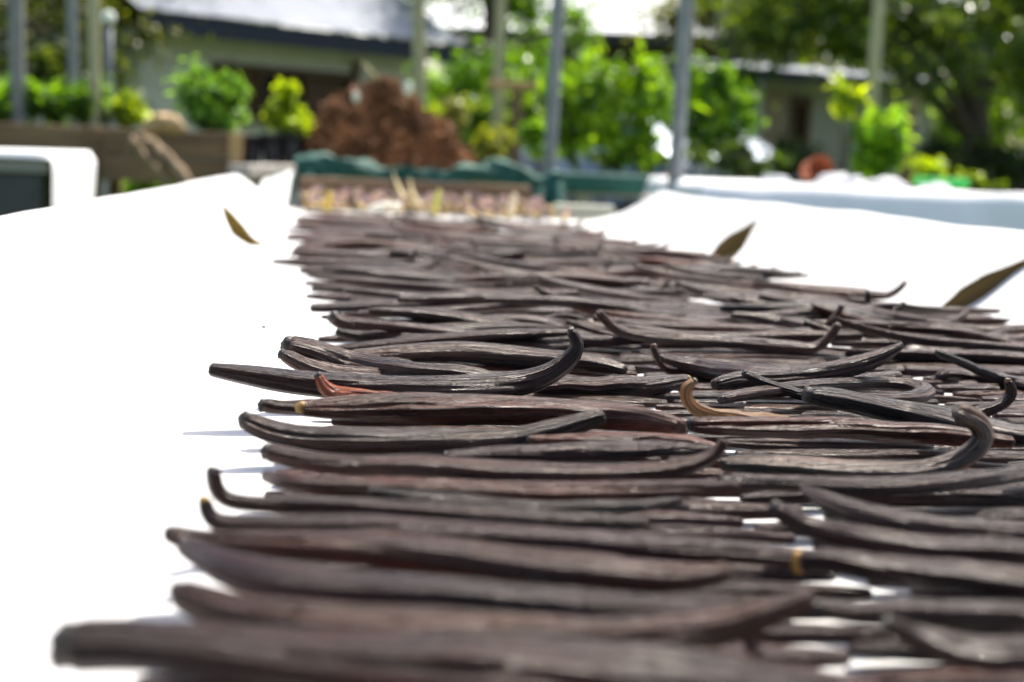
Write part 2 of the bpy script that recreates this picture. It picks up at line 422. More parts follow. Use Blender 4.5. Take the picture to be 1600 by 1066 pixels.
def bean_mesh(name, P, w, t, mat, seed, nseg, color, ends=(.42, .5), ridge=.055):
    """P centre line (n,3), w/t half width and half height in metres"""
    r = np.random.default_rng(seed); n = len(P)
    f = profile(n, r, *ends)
    T = np.gradient(P, axis=0); T /= np.linalg.norm(T, axis=1)[:, None]
    s = np.cross(T[n // 2], [0, 0, 1.0]); S = np.zeros_like(P); U = np.zeros_like(P)
    order = list(range(n // 2, n)) + list(range(n // 2 - 1, -1, -1)); s0 = s / np.linalg.norm(s); s = s0
    for i in order:
        if i == n // 2 - 1: s = s0
        s = s - T[i] * (s @ T[i]); s /= np.linalg.norm(s); S[i] = s; U[i] = np.cross(s, T[i])
    tw = r.uniform(-.5, .5) * np.linspace(-1, 1, n) + r.uniform(-.25, .25)
    th = np.linspace(0, 2 * np.pi, nseg, endpoint=False)[None, :] + np.zeros((n, 1))
    L = np.concatenate([[0], np.cumsum(np.linalg.norm(np.diff(P, axis=0), axis=1))])
    rel = np.ones((n, nseg))
    for k in (3, 5, 7, 8, 11, 13):
        ph = r.uniform(0, 6.28) + smooth1(np.cumsum(r.normal(0, .22, n)), 4)
        am = ridge * (1.5 if k < 6 else 1.0) * r.uniform(.4, 1) * (.6 + .4 * np.sin(L * r.uniform(20, 60) + r.uniform(0, 6)))
        rel += (am[:, None]) * np.sin(k * th + ph[:, None]) / 1.6
    for _ in range(int(r.integers(5, 9)) if nseg > 20 else 3):
        th0 = r.uniform(0, 6.28) + smooth1(np.cumsum(r.normal(0, .09, n)), 6)
        dep = r.uniform(.06, .17) * smooth1(np.clip(r.uniform(-.2, 1.2) + np.sin(L * r.uniform(15, 50) + r.uniform(0, 6)), 0, 1), 3)
        dd = np.angle(np.exp(1j * (th - th0[:, None])))
        rel -= dep[:, None] * np.exp(-(dd / r.uniform(.10, .2)) ** 2)
    ww = (w * f)[:, None] * rel * np.cos(th); tt = (t * (f * .8 + .2 * f ** .5))[:, None] * rel * np.sin(th)
    ca, sa = np.cos(tw)[:, None], np.sin(tw)[:, None]
    a, b = ww * ca - tt * sa, ww * sa * .8 + tt * ca
    V = P[:, None, :] + a[..., None] * S[:, None, :] + b[..., None] * U[:, None, :]
    # rounded ends: two extra rings each side
    def endrings(i, d):
        c = P[i]; out = []
        for sh, sc in ((.35, .86), (.6, .55)):
            out.append(c + (V[i] - c) * sc + d * T[i] * t * f[i] * sh)
        return out
    e0 = endrings(0, -1); e1 = endrings(n - 1, 1)
    V = np.concatenate([[e0[1], e0[0]], V, [e1[0], e1[1]]]); nn = n + 4
    LL = np.concatenate([[L[0] - .002, L[0] - .001], L, [L[-1] + .001, L[-1] + .002]])
    co = np.stack([np.repeat(LL[:, None], nseg, 1), np.cos(np.vstack([th[:2], th, th[:2]])), np.sin(np.vstack([th[:2], th, th[:2]]))], -1).reshape(-1, 3)
    i, j = np.meshgrid(np.arange(nn - 1), np.arange(nseg), indexing='ij'); j2 = (j + 1) % nseg
    q = np.stack([i * nseg + j, i * nseg + j2, (i + 1) * nseg + j2, (i + 1) * nseg + j], -1).reshape(-1, 4)
    Vf = V.reshape(-1, 3)
    a_, b2 = len(Vf), len(Vf) + 1
    Vf = np.vstack([Vf, V[0].mean(0)[None], V[-1].mean(0)[None]]); co = np.vstack([co, [[LL[0], 0, 0]], [[LL[-1], 0, 0]]])
    jj = np.arange(nseg); j2 = (jj + 1) % nseg
    tr = np.vstack([np.stack([np.full(nseg, a_), j2, jj], -1), np.stack([np.full(nseg, b2), (nn - 1) * nseg + jj, (nn - 1) * nseg + j2], -1)])
    c0 = P[n // 2].copy(); c0[2] = TZ
    o = mesh_np(name, Vf - c0, [q, tr], mat, None, True, {'bean_co': co}, color)
    o.location = Vector(c0)
    return o, c0, T, f

def stem_tip(parent, c0, p, d, r, color, seed):
    rr = np.random.default_rng(seed)
    P = np.array([p - d * r * .2, p + d * r * .5, p + d * r * 1.0, p + d * r * 1.3]) - c0
    V, q, t = tube_vf(P, np.array([.9, 1.05, .95, .45]) * r, 9)
    V = V + rr.normal(0, r * .1, V.shape)
    return mesh_np('stem_tip', V, [q, t], MTIP, parent, color=color)

COL = {'dark': (.018, .008, .005), 'black': (.008, .006, .006), 'brown': (.040, .014, .006), 'purple': (.034, .0155, .0165),
       'red': (.068, .021, .009), 'grey': (.040, .024, .019), 'olive': (.036, .024, .014), 'silver': (.12, .11, .105), 'tan': (.24, .10, .042), 'amber': (.20, .12, .05)}
def jcol(k):
    c = np.array(COL[k]) * (1 if k in ('tan', 'amber', 'silver') else .68); return tuple(c * rng.uniform(.55, 1.6) * rng.uniform(.9, 1.1, 3))

def lift_profile(P, base, w, stiff=10):
    z = smooth1(base, stiff); z = np.maximum(z, base - .0045); return smooth1(z, 6)

# ---- filler beans, laid in three loose columns
Lk = np.array([[.2, -.055], [.305, -.050], [.383, -.036], [.577, -.026], [.75, -.005], [.931, .008], [1.1, -.004], [1.25, -.022], [1.495, -.040], [2.17, -.058], [2.6, -.075]])
Rk = np.array([[.2, .60], [1.0, .535], [1.07, .53], [1.8, .475], [2.82, .42]])
fillers = []
def add_filler(Y, x0, ln, kind, zone, hook0=0, hook1=0, w=None, rot=None, flat=False):
    n = 34 if Y < 1.0 else 24
    rot = rng.normal(0, .05) if rot is None else rot
    s = np.linspace(0, 1, n); x = x0 + ln * s * math.cos(rot)
    y = Y + (s - .5) * ln * math.sin(rot) + rng.normal(0, .0035) * np.sin(np.pi * s) + rng.normal(0, .0012) * np.sin(2 * np.pi * s)
    w = w or rng.uniform(.0050, .0074); t = w * rng.uniform(.54, .76)
    P = np.stack([x, y, np.zeros(n)], 1)
    if flat: t = w * .62
    base = support(P, w) if not flat else np.minimum(support(P, w), TZ + .003)
    base = np.minimum(base, TZ + .0165)
    z = lift_profile(P, base, w, 60) + t * .95
    l0 = np.clip((.16 - s) / .16, 0, 1) ** 1.7; l1 = np.clip((s - .84) / .16, 0, 1) ** 1.7
    tl = rng.uniform(.004, .013) * (rng.random() < .3) * (not flat)
    P[:, 2] = z + hook0 * l0 + hook1 * l1 + tl * (s if rng.random() < .5 else 1 - s)
    P[:, 0] += l0 * hook0 * .55 - l1 * hook1 * .55
    P[:, 1] += (l0 * hook0 + l1 * hook1) * rng.uniform(-.5, .5)
    raise_hg(P, w, t)
    fillers.append((P, w, t, kind, zone, n))
kinds = ['dark', 'brown', 'purple', 'grey', 'purple', 'red', 'olive', 'brown']
kp = [.14, .2, .22, .16, .08, .08, .06, .06]

# under-layer of flat beans in the near rows
Y = .87
while Y > .262:
    L = np.interp(Y, Lk[:, 0], Lk[:, 1]); vis = .475 * Y + .03
    x = L + rng.uniform(.012, .030); c = 0
    while x < min(.45, vis):
        ln = rng.uniform(.130, .165)
        add_filler(Y + rng.normal(0, .002), x, ln, str(rng.choice(kinds, p=kp)), ('left', 'middle', 'right')[min(c, 2)], 0, 0, w=rng.uniform(.0048, .0060), rot=rng.normal(0, .022), flat=True)
        x += ln + (rng.uniform(.002, .010) if Y > .5 else rng.uniform(.003, .014)); c += 1
    Y -= .0165 * rng.uniform(.85, 1.15)

# ---- individual beans one can pick out; (px, py) rests on the bed, (px, py, dy) stands clear of it
heroes = [
 # label, colour, half thickness (px at its row), control points, end shape, tip spec
 ('greyish brown bean behind the upturned black bean, ending at its hook', 'grey', 17, [(548, 556), (650, 552), (780, 556), (900, 564), (975, 572)], (.5, .4), None),
 ('dark bean with pale worn edge lying under the soft left rows', 'dark', 13, [(532, 520, 0), (580, 527), (680, 534), (800, 541), (900, 545)], (.5, .5), None),
 ('purplish bean with blunt left end at the cut-in of the bed edge', 'purple', 13, [(526, 499, 0), (545, 507), (640, 512), (780, 512), (905, 508)], (.8, .5), None),
 ('black bean with thin hook standing at the right edge of the bed', 'black', 8, [(1200, 492), (1290, 488), (1340, 483), (1357, 470, 0), (1356, 455, 0)], (.6, .45), None),
 ('dark bean with thick upturned tip right of the thin standing hook', 'dark', 9, [(1180, 503), (1290, 500), (1370, 494), (1402, 484, 0), (1412, 474, 0)], (.6, .55), None),
 ('greyish bean lying in the right column below the upturned tips', 'grey', 13, [(1250, 520), (1350, 528), (1470, 532), (1600, 530)], (.5, .5), None),
 ('short dark bean crossing the right column in front of the upturned tips', 'olive', 11, [(1262, 505, 0), (1300, 520, 0), (1350, 538), (1430, 548), (1500, 552)], (.5, .5), None),
 ('olive grey bean with flattened left end, standing off the white cloth', 'olive', 19, [(458, 541, 0), (500, 551, 0), (560, 572), (650, 585), (780, 592)], (.75, .5), None),
 ('dark grey bean whose blunt end peeks out under the olive grey one', 'grey', 13, [(445, 556, 0), (485, 574, 0), (550, 586), (660, 590)], (.65, .5), None),
 ('thin brown bean tip rising just behind the olive grey bean', 'brown', 8, [(490, 536, 0), (510, 550, 0), (560, 562), (640, 568)], (.7, .5), None),
 ('large flat greyish bean under the tan upright stem in the middle', 'grey', 16, [(1036, 560, 0), (1090, 572), (1180, 588), (1290, 594), (1400, 592)], (.35, .6), None),
 ('slender bean with tan stem standing upright in the middle of the bed', 'red', 8, [(1022, 544, 0), (1026, 556, 0), (1040, 576, 0), (1080, 584), (1160, 588)], (.75, .5), (0, (.09, .03, .012))),
 ('grey bean with ridged upturned right end, left of the thin dark twig-like bean', 'grey', 15, [(1120, 596), (1230, 590), (1310, 578, 0), (1370, 560, 0), (1405, 542, 0)], (.6, .38), (1, (.03, .022, .015))),
 ('thin dark bean lying slantwise at the right with a blunt upper left end', 'black', 9, [(1468, 552, 0), (1510, 570, 0), (1560, 590, 0), (1640, 604)], (.7, .7), None),
 ('black bean whose small curl hangs below the slanting dark bean', 'dark', 11, [(1476, 602, 0), (1468, 592, 0), (1482, 583, 0), (1530, 590), (1640, 612)], (.6, .6), None),
 ('brown bean with yellow speck behind the upturned hook', 'brown', 16, [(840, 606), (930, 605), (1010, 603), (1070, 596)], (.6, .62), (1, (.36, .22, .03))),
 ('short tan bean end poking out behind the black-tipped bean', 'amber', 9, [(580, 568, 0), (602, 580, 0), (650, 590), (730, 596)], (.5, .5), (0, (.30, .17, .05))),
 ('long dark bean with black left tip and upturned hook in sharp focus', 'dark', 19, [(332, 578, 0), (390, 587, 0), (470, 599, 0), (560, 606), (690, 608), (790, 602), (850, 588, 0), (888, 563, 0), (905, 540, 0), (894, 520, 0)], (.42, .36), (1, (.012, .009, .008))),
 ('thin dark bean slanting up like a twig in front of the grey ridged bean', 'black', 9, [(1166, 585, 0), (1200, 600, 0), (1250, 616), (1340, 622)], (.65, .5), None),
 ('wide grey bean folding back on itself left of the black blunt bean', 'grey', 12, [(1130, 622), (1260, 606), (1370, 598), (1430, 603), (1446, 612), (1420, 622), (1350, 626)], (.6, .5), None),
 ('orange brown bean stem curling up between two dark beans', 'tan', 12, [(499, 590, 0), (508, 605, 0), (530, 618), (580, 624), (660, 626)], (.5, .6), None),
 ('small knobby bean with dark hook at the far right of the sharp rows', 'dark', 11, [(1576, 598, 0), (1580, 616, 0), (1560, 634, 0), (1510, 648), (1430, 655)], (.6, .6), (0, (.10, .055, .02))),
 ('reddish brown short bean with squared end beside the orange curl', 'brown', 12, [(417, 634, 0), (450, 637), (520, 638), (600, 640)], (.8, .6), None),
 ('tan hooked stem curling over in front of the wide grey beans', 'amber', 11, [(1082, 598, 0), (1072, 608, 0), (1076, 628, 0), (1098, 644, 0), (1140, 652), (1230, 656)], (.55, .8), (0, (.05, .03, .015))),
 ('thick wrinkled brown bean curving down at its right end, below the hook', 'brown', 22, [(474, 643), (560, 634), (700, 637), (850, 643), (950, 650), (1010, 658), (1060, 668)], (.45, .5), (0, (.25, .13, .02))),
 ('reddish glossy bean lying along the middle column below the tan hook', 'red', 17, [(1086, 662), (1200, 668), (1340, 672), (1480, 682), (1580, 690)], (.6, .5), None),
 ('black thick bean with blunt left end lying across the right column', 'black', 21, [(1270, 618, 0), (1330, 628, 0), (1420, 648), (1520, 668), (1640, 690)], (.62, .6), None),
 ('grey bean with both ends raised like a shallow boat, below the wrinkled bean', 'grey', 21, [(390, 660, 0), (430, 676, 0), (520, 690), (650, 693), (780, 690), (860, 674, 0), (910, 660, 0), (938, 652, 0)], (.7, .55), None),
 ('brown bean with orange edge seen behind the boat-shaped bean', 'red', 11, [(830, 690), (930, 688), (1040, 690), (1120, 698)], (.5, .5), None),
 ('silvery bean running along the middle of the bed beside the curled end', 'grey', 13, [(700, 712), (850, 708), (1000, 702), (1110, 700)], (.5, .6), None),
 ('silvery grey bean with its right end curling up and over', 'silver', 19, [(1138, 722), (1250, 730), (1390, 738), (1452, 733, 0), (1508, 714, 0), (1536, 688, 0), (1530, 662, 0), (1502, 645, 0)], (.6, .92), None),
 ('reddish brown bean with curled dark right tip in the front rows', 'red', 18, [(425, 716), (520, 724), (700, 735), (880, 742), (1020, 738), (1090, 724, 0), (1126, 704, 0), (1130, 690, 0)], (.75, .4), None),
 ('long grey bean crossing the right column in front of the curled one', 'grey', 14, [(1130, 752), (1280, 757), (1440, 756), (1560, 744), (1640, 724)], (.6, .6), None),
 ('long brown bean with pointed right end in the front rows', 'brown', 16, [(418, 740), (470, 756), (640, 764), (850, 768), (1040, 766), (1150, 762)], (.5, .36), None),
 ('black slim bean lying in the shade before the pointed brown bean', 'black', 11, [(584, 776), (700, 782), (860, 792), (980, 792), (1062, 786)], (.7, .5), None),
 ('grey bean with split-looking left end in the right front', 'grey', 19, [(1256, 766), (1330, 796), (1440, 820), (1560, 830), (1660, 834)], (.35, .5), None),
 ('brown bean with its left end standing up off the cloth in front', 'brown', 15, [(334, 742, 0), (336, 762, 0), (356, 782, 0), (450, 792), (650, 800), (850, 812), (1010, 820)], (.72, .5), (0, (.02, .014, .012))),
 ('purplish bean in front with a broken black and yellow left tip', 'purple', 19, [(320, 786, 0), (322, 806, 0), (350, 820, 0), (520, 826), (750, 838), (980, 852), (1140, 862), (1252, 866)], (.5, .85), (0, (.40, .24, .02))),
 ('dark thick bean at the right front continuing from an orange cut end', 'dark', 24, [(1262, 872), (1360, 886), (1500, 900), (1680, 920)], (.85, .6), (0, (.30, .15, .02))),
 ('dark brown bean running under the split-ended bean at the right', 'dark', 20, [(1214, 796, 0), (1270, 826), (1400, 850), (1540, 862), (1680, 868)], (.6, .6), None),
 ('reddish bean with black rounded left end third from the front', 'red', 25, [(272, 836, 0), (330, 846), (500, 852), (700, 868), (900, 892), (1060, 908), (1135, 912)], (.55, .5), None),
 ('grey brown bean second from the front edge, left end low on the cloth', 'purple', 28, [(292, 862), (380, 896), (520, 920), (760, 940), (960, 955), (1130, 962)], (.45, .5), None),
 ('long bean near the front edge rising to a dark tip on its right', 'brown', 33, [(288, 942), (400, 962), (640, 984), (900, 992), (1080, 984), (1190, 962, 0), (1262, 934, 0)], (.6, .4), None),
 ('blurred grey bean lying at the right of the front rows', 'olive', 22, [(1280, 964), (1400, 958), (1540, 960), (1700, 972)], (.5, .5), None),
 ('blurred dark bean at the right front under the olive one', 'grey', 24, [(1390, 976, 0), (1440, 1000), (1560, 1020), (1720, 1034)], (.5, .5), None),
 ('thin blurred stem curling down at the front of the bed', 'purple', 14, [(1160, 976, 0), (1172, 1008, 0), (1200, 1040, 0), (1290, 1062), (1400, 1078)], (.6, .6), None),
 ('frontmost thick blurred bean with dark rounded left end on the cloth', 'dark', 45, [(128, 1000), (210, 1004), (400, 1022), (680, 1044), (960, 1062), (1260, 1076)], (.8, .5), None),
 ('blurred reddish bean between the two frontmost rows', 'red', 22, [(560, 1012), (760, 1026), (1000, 1036), (1200, 1034)], (.5, .5), None),
]
def hero_world(pts, t, lift=0.0):
    """control points -> (x, y, z, free) with resting points kept at their place in the rows"""
    zc_ = TZ + .0008 + t * .96 + lift
    rest = [(k, on_z(p[0], p[1], zc_)) for k, p in enumerate(pts) if len(p) == 2]
    ks = np.array([k for k, _ in rest]); ys_ = np.array([p[1] for _, p in rest])
    out = []
    for k, p in enumerate(pts):
        if len(p) == 2: w_ = on_z(p[0], p[1], zc_); out.append([*w_, 0.0])
        else:
            yy = float(np.interp(k, ks, ys_)) + p[2]; w_ = on_y(p[0], p[1], yy); out.append([*w_, 1.0])
    return np.array(out)
hero_list = []
for h in heroes:
    ymid = np.mean([p[1] for p in h[3] if len(p) == 2]); t = h[2] * (.107 / (ymid - 252)) * 1.0
    hero_list.append((hero_world(h[3], t)[:, 1].mean(), h, t))
hero_list.sort(key=lambda a: -a[0])
for k, (_, h, t) in enumerate(hero_list):
    label, kind, _, pts, ends, tip = h
    w = t * 1.42; n = 64
    lift = .0042
    for _ in range(3):
        C = resample(hero_world(pts, t, lift), n); P = C[:, :3].copy(); free = np.clip(C[:, 3], 0, 1)
        over = np.where(free < .4, support(P, w * .9) - (P[:, 2] - t * .96), 0)
        need = np.sort(over)[int(n * .9)] - .0022
        if need < .001: break
        lift = min(lift + need, .012)
    # ends that stand clear still may not pass through the cloth
    P[:, 2] = np.maximum(P[:, 2], TZ + .001 + t * .7)
    P[:, 2] += smooth1(rng.normal(0, .0012, n), 30) * (1 - free)
    P = np.stack([smooth1(P[:, k_], 3) for k_ in range(3)], 1)
    raise_hg(P, w, t)
    o, c0, T, f = bean_mesh('vanilla_bean', P, w, t, MB, 5000 + k, 60, jcol(kind), ends, ridge=.06)
    tag(o, label, 'vanilla bean', 'vanilla beans drying in rows on the white cloth')
    if not tip: tip = (0, (.010, .007, .006))
    if tip:
        i = 0 if tip[0] == 0 else -1
        stem_tip(o, c0, P[i], T[i] * (-1 if i == 0 else 1), t * f[i] * .92, tip[1], k)

Y = 2.56
rows = []
while Y > .80:
    rows.append(Y); Y -= (.0235 + .020 * min(1, (Y - .8) / 1.2)) * rng.uniform(.8, 1.2)
for Y in rows:
    L = np.interp(Y, Lk[:, 0], Lk[:, 1]); R = np.interp(Y, Rk[:, 0], Rk[:, 1])
    vis = .475 * Y + .03
    x = L + rng.normal(.004, .009); c = 0
    while x < min(R - .08, vis):
        ln = rng.uniform(.142, .182)
        if x + ln > R + .025: ln = max(.11, R + rng.normal(.008, .012) - x)
        zone = ('left', 'middle', 'right')[min(c, 2)]
        kind = str(rng.choice(kinds, p=kp))
        if Y > 1.65 and rng.random() < .7: kind = str(rng.choice(['red', 'red', 'brown']))
        h0 = h1 = 0
        if True:
            if c > 0 and rng.random() < .08: h0 = rng.uniform(.005, .011)
            if rng.random() < (.55 if x + ln > R - .05 else .10): h1 = rng.uniform(.007, .017)
        add_filler(Y, x, ln, kind, zone, h0, h1, rot=(rng.normal(0, .12) if rng.random() < .10 else None))
        x += ln + (rng.normal(-.004, .010) if Y > .5 else rng.normal(.006, .012)); c += 1

for k in range(26):                      # loose beans lying across the rows
    Y = rng.uniform(.98, 1.8); L = np.interp(Y, Lk[:, 0], Lk[:, 1]); R = np.interp(Y, Rk[:, 0], Rk[:, 1])
    x = rng.uniform(L - .005, min(R, .475 * Y) - .15)
    add_filler(Y, x, rng.uniform(.13, .17), str(rng.choice(['dark', 'brown', 'red', 'black', 'grey'])), 'left' if x < .1 else 'middle' if x < .26 else 'right',
               0, rng.uniform(0, .014), rot=rng.choice([-1, 1]) * rng.uniform(.05, .2))
depth_word = lambda y: ('front rows' if y < .55 else 'sharp middle rows' if y < .85 else
                        'soft rows behind the middle' if y < 1.35 else 'back rows' if y < 1.95 else 'farthest rows by purple pods')
shade_word = {'dark': 'dark brown', 'black': 'black', 'brown': 'brown', 'purple': 'purplish brown', 'red': 'reddish brown', 'grey': 'greyish brown', 'olive': 'olive brown'}
scene['bean_count'] = len(fillers) + len(heroes)
for k, (P, w, t, kind, zone, n) in enumerate(fillers):
    y = P[n // 2, 1]
    hooked = P[-1, 2] - P[n // 2, 2] > .009 or P[0, 2] - P[n // 2, 2] > .009
    o, c0, T, f = bean_mesh('vanilla_bean', P, w, t, MB, 100 + k, 26 if y < 1.0 else 16, jcol(kind),
                            ends=(rng.uniform(.36, .55), rng.uniform(.38, .6)))
    size = 'thick' if w > .0060 else 'slim' if w < .0050 else 'medium'
    slant = abs(P[-1, 1] - P[0, 1]) > .018
    tag(o, f"{size} {'slanting ' if slant else ''}{shade_word[kind]} vanilla bean{' with hooked end' if hooked else ''}, {zone} column, {depth_word(y)}", 'vanilla bean',
        'vanilla beans drying in rows on the white cloth')

# ---- half-cured pods with yellow ends beyond the brown beans
pods = []
for layer, (y0, cnt) in enumerate(((2.80, 28), (2.93, 30), (3.08, 26))):
    for k in range(cnt):
        x = -.075 + .53 * (k + rng.uniform(.2, .8)) / cnt
        ln = rng.uniform(.13, .17); n = 16; s = np.linspace(0, 1, n); a = rng.normal(0, .12)
        P = np.stack([x + math.sin(a) * ln * s + rng.normal(0, .004) * np.sin(np.pi * s), y0 + rng.normal(0, .016) + math.cos(a) * ln * s,
                      TZ + .008 + .007 * layer + rng.uniform(0, .008) + .012 * s + np.clip(.2 - s, 0, 1) * rng.uniform(-.02, .05)], 1)
        o, c0, T, f = bean_mesh('half_cured_pod', P, .0075, .0062, MPOD, 9000 + len(pods), 12, tuple(np.array((.10, .042, .046)) * rng.uniform(.5, 1.6)), (.6, .6))
        tag(o, ('front row', 'middle row', 'back row')[layer] + ' purple half-cured pod with yellow end behind the brown beans', 'pod', 'purple pods heaped at the far end')
        pods.append(o)
# pale straw blades sticking up out of the pods
for lab, a, b, w in (('left', (652, 332), (614, 268), .011), ('right', (664, 332), (640, 276), .009)):
    A, B = on_y(*a, 2.86), on_y(*b, 2.88)
    s = np.linspace(0, 1, 12)[:, None]; P = A + (B - A) * s + np.array([-.008, 0, 0]) * np.sin(np.pi * s)
    o = tube('straw_blade', P - A, w * np.array([.5, .75, .9, 1, 1, .95, .85, .72, .58, .42, .25, .06]), MSTRAW, None, 8, .3); o.location = Vector(A)
    tag(o, f'pale dry straw blade, {lab} one of the pair sticking up from the purple pods', 'dry leaf')
for k, (px, py, w, c) in enumerate(((682, 316, .016, (.50, .48, .08)), (600, 324, .020, (.80, .76, .62)), (512, 318, .015, (.62, .42, .05)), (800, 322, .016, (.75, .60, .36)))):
    A = on_y(px, py, 2.80); r = np.random.default_rng(k)
    s = np.linspace(0, 1, 9)
    P = np.stack([(s - .5) * w * (3.4 if k == 1 else .6), .0 * s, (s - .5) * w * (0.5 if k == 1 else 3.2)], 1)
    o = tube('pod_husk', P, w * np.sin(np.pi * (.08 + .84 * s)) ** .7 * .62, MTIP, None, 10, .8, color=c); o.location = Vector(A)
    tag(o, ('greenish yellow husk standing before the purple pods', 'pale white husk lying flat before the purple pods',
            'orange yellow husk at the left end of the purple pods', 'cream husk at the right end of the purple pods')[k], 'husk')

# ---- narrow dry leaves curled up against the cloth sides
def dry_leaf(pts, widths, label, nrm, lcol=(.10, .070, .010)):
    """pts: world centreline; a thin curved blade with a raised midrib"""
    P = resample(np.array(pts), 22); W = np.interp(np.linspace(0, 1, 22), np.linspace(0, 1, len(widths)), widths)
    T = np.gradient(P, axis=0); T /= np.linalg.norm(T, axis=1)[:, None]
    S = np.cross(T, nrm); S /= np.linalg.norm(S, axis=1)[:, None]; Nn = np.cross(S, T)
    k = np.array([-1, -.5, 0, .5, 1.0]); V = []
    for side_ in (0, 1):
        V.append(P[:, None, :] + (k[None, :] * W[:, None])[..., None] * S[:, None, :] + ((np.abs(k)[None, :] * .25 * W[:, None]) + side_ * .0006)[..., None] * Nn[:, None, :])
    A, B = V
    n = 22; i, j = np.meshgrid(np.arange(n - 1), np.arange(4), indexing='ij')
    q = np.stack([i * 5 + j, (i + 1) * 5 + j, (i + 1) * 5 + j + 1, i * 5 + j + 1], -1).reshape(-1, 4)
    o = mesh_np('dry_leaf', np.vstack([A.reshape(-1, 3), B.reshape(-1, 3)]) - P[0], [q, q[:, ::-1] + n * 5], MDRY, attrs={'leaf_tone': np.tile(np.array([.2, .5, .35, .5, .2]), 44)}, color=lcol)
    o.location = Vector(P[0]); tag(o, label, 'leaf', 'narrow dry leaves on the cloth sides')
Y0 = on_z(405, 381, TZ + .004)[1] * .95
dry_leaf([on_y(415, 383, Y0), on_y(392, 377, Y0 + .005), on_y(372, 360, Y0 + .005), on_y(356, 336, Y0), on_y(346, 317, Y0 - .005)],
         [.0006, .0055, .0085, .006, .0004], 'narrow olive leaf curling up the cloth left of the bean bed', np.array([.25, -1, .2]), (.17, .125, .012))
Y1 = on_z(1120, 404, TZ + .004)[1]
dry_leaf([on_y(1108, 407, Y1), on_y(1128, 398, Y1), on_y(1148, 380, Y1), on_y(1168, 360, Y1), on_y(1184, 342, Y1 - .01)],
         [.006, .014, .0125, .006, .0004], 'dark brown pointed leaf standing at the right edge of the far beans', np.array([-.25, -1, .2]))
Y2 = on_z(1500, 486, TZ + .004)[1]
dry_leaf([on_y(1470, 489, Y2), on_y(1505, 474, Y2), on_y(1545, 452, Y2), on_y(1585, 424, Y2), on_y(1622, 396, Y2 - .01)],
         [.0045, .0125, .0130, .0065, .0004], 'olive brown pointed leaf on the cloth at the right picture edge', np.array([-.25, -1, .2]))
c = on_z(412, 514, TZ + .001)
V, q, t = tube_vf(np.array([[-.0016, 0, 0], [-.0008, 0, .0006], [.0006, .0004, .0008], [.0016, 0, 0]]), [.0004, .0012, .0011, .0005], 7)
o = mesh_np('crumb', V, [q, t], MCRUMB); o.location = Vector((c[0], c[1], TZ + .0016)); tag(o, 'tiny black crumb alone on the white cloth left of the beans', 'crumb')

# ------------------------------------------------------------------ foliage
def leaf_cloud(name, clumps, n, size, mat, color, seed, parent=None, origin=(0, 0, 0), up=.35, tone=(0, 1), aspect=.42):
    """clumps: (k,7) cx cy cz rx ry rz weight"""
    r = np.random.default_rng(seed); clumps = np.asarray(clumps, float)
    pick = r.choice(len(clumps), n, p=clumps[:, 6] / clumps[:, 6].sum()); c = clumps[pick]
    d = r.normal(size=(n, 3)); d /= np.linalg.norm(d, axis=1)[:, None]
    rad = np.abs(r.normal(0, .62, n)) + r.uniform(0, .25, n)
    P = c[:, :3] + d * rad[:, None] * c[:, 3:6]
    nrm = r.normal(size=(n, 3)) * .8 + d * .5 + np.array([0, 0, up]); nrm /= np.linalg.norm(nrm, axis=1)[:, None]
    T = np.cross(nrm, r.normal(size=(n, 3))); T /= np.linalg.norm(T, axis=1)[:, None]; B = np.cross(nrm, T)
    L = size * r.uniform(.6, 1.3, n)[:, None]
    V = np.stack([P - T * L * .5, P - B * L * aspect * .5 + nrm * L * .08, P + B * L * aspect * .5 + nrm * L * .08, P + T * L * .5], 1).reshape(-1, 3)
    k = np.arange(n)[:, None] * 4
    tr = np.concatenate([k + [[0, 3, 1]], k + [[0, 2, 3]]])
    tn = np.repeat(np.clip(r.normal(.38, .34, n) + (pick % 7 - 3) * .09, tone[0], tone[1]), 4)
    return mesh_np(name, V - np.asarray(origin), tr, mat, parent, False, {'leaf_tone': tn}, color)

def rand_clumps(c, R, n, rel, seed, flat=1.0):
    r = np.random.default_rng(seed); d = r.normal(size=(n, 3)); d /= np.linalg.norm(d, axis=1)[:, None]
    p = np.asarray(c) + d * (r.uniform(.3, 1, n) ** .6)[:, None] * np.asarray(R) * (1 - rel * .6)
    s = np.min(R) * rel * r.uniform(.45, 1.5, n); e = r.uniform(.6, 1.5, (n, 3))
    return np.column_stack([p, s * e[:, 0], s * e[:, 1], s * e[:, 2] * flat, s ** 2])

def bush(name, px0, py0, px1, py1, Y, n, size, color, label, seed, cat='plant', group=None, mat=None, base_z=None, stems=3, rel=.42, nc=14, depth=1.0, trans=None):
    A, B = on_y(px0, py0, Y), on_y(px1, py1, Y)
    cx, cz, rx, rz = (A[0] + B[0]) / 2, (A[2] + B[2]) / 2, abs(B[0] - A[0]) / 2, abs(A[2] - B[2]) / 2
    bz = (min(A[2], B[2]) - .05) if base_z is None else base_z
    root = empty(name, (cx, Y, bz)); tag(root, label, cat, group)
    cl = rand_clumps((cx, Y, cz), (rx, rx * depth, rz), nc, rel, seed)
    leaf_cloud('foliage', cl, n, size, mat or MLEAF, color, seed + 1, root, (cx, Y, bz))
    r = np.random.default_rng(seed)
    for k in range(stems):
        e = cl[k % len(cl)][:3]; s = np.linspace(0, 1, 6)[:, None]
        P = np.array([cx + r.uniform(-.15, .15) * rx, Y, bz]) * (1 - s) + e * s + np.array([r.uniform(-.1, .1) * rx, 0, 0]) * np.sin(np.pi * s)
        tube('stem', P - np.array([cx, Y, bz]), max(.006, .03 * rx) * np.linspace(1, .4, 6), MBARK, root, 6)
    return root

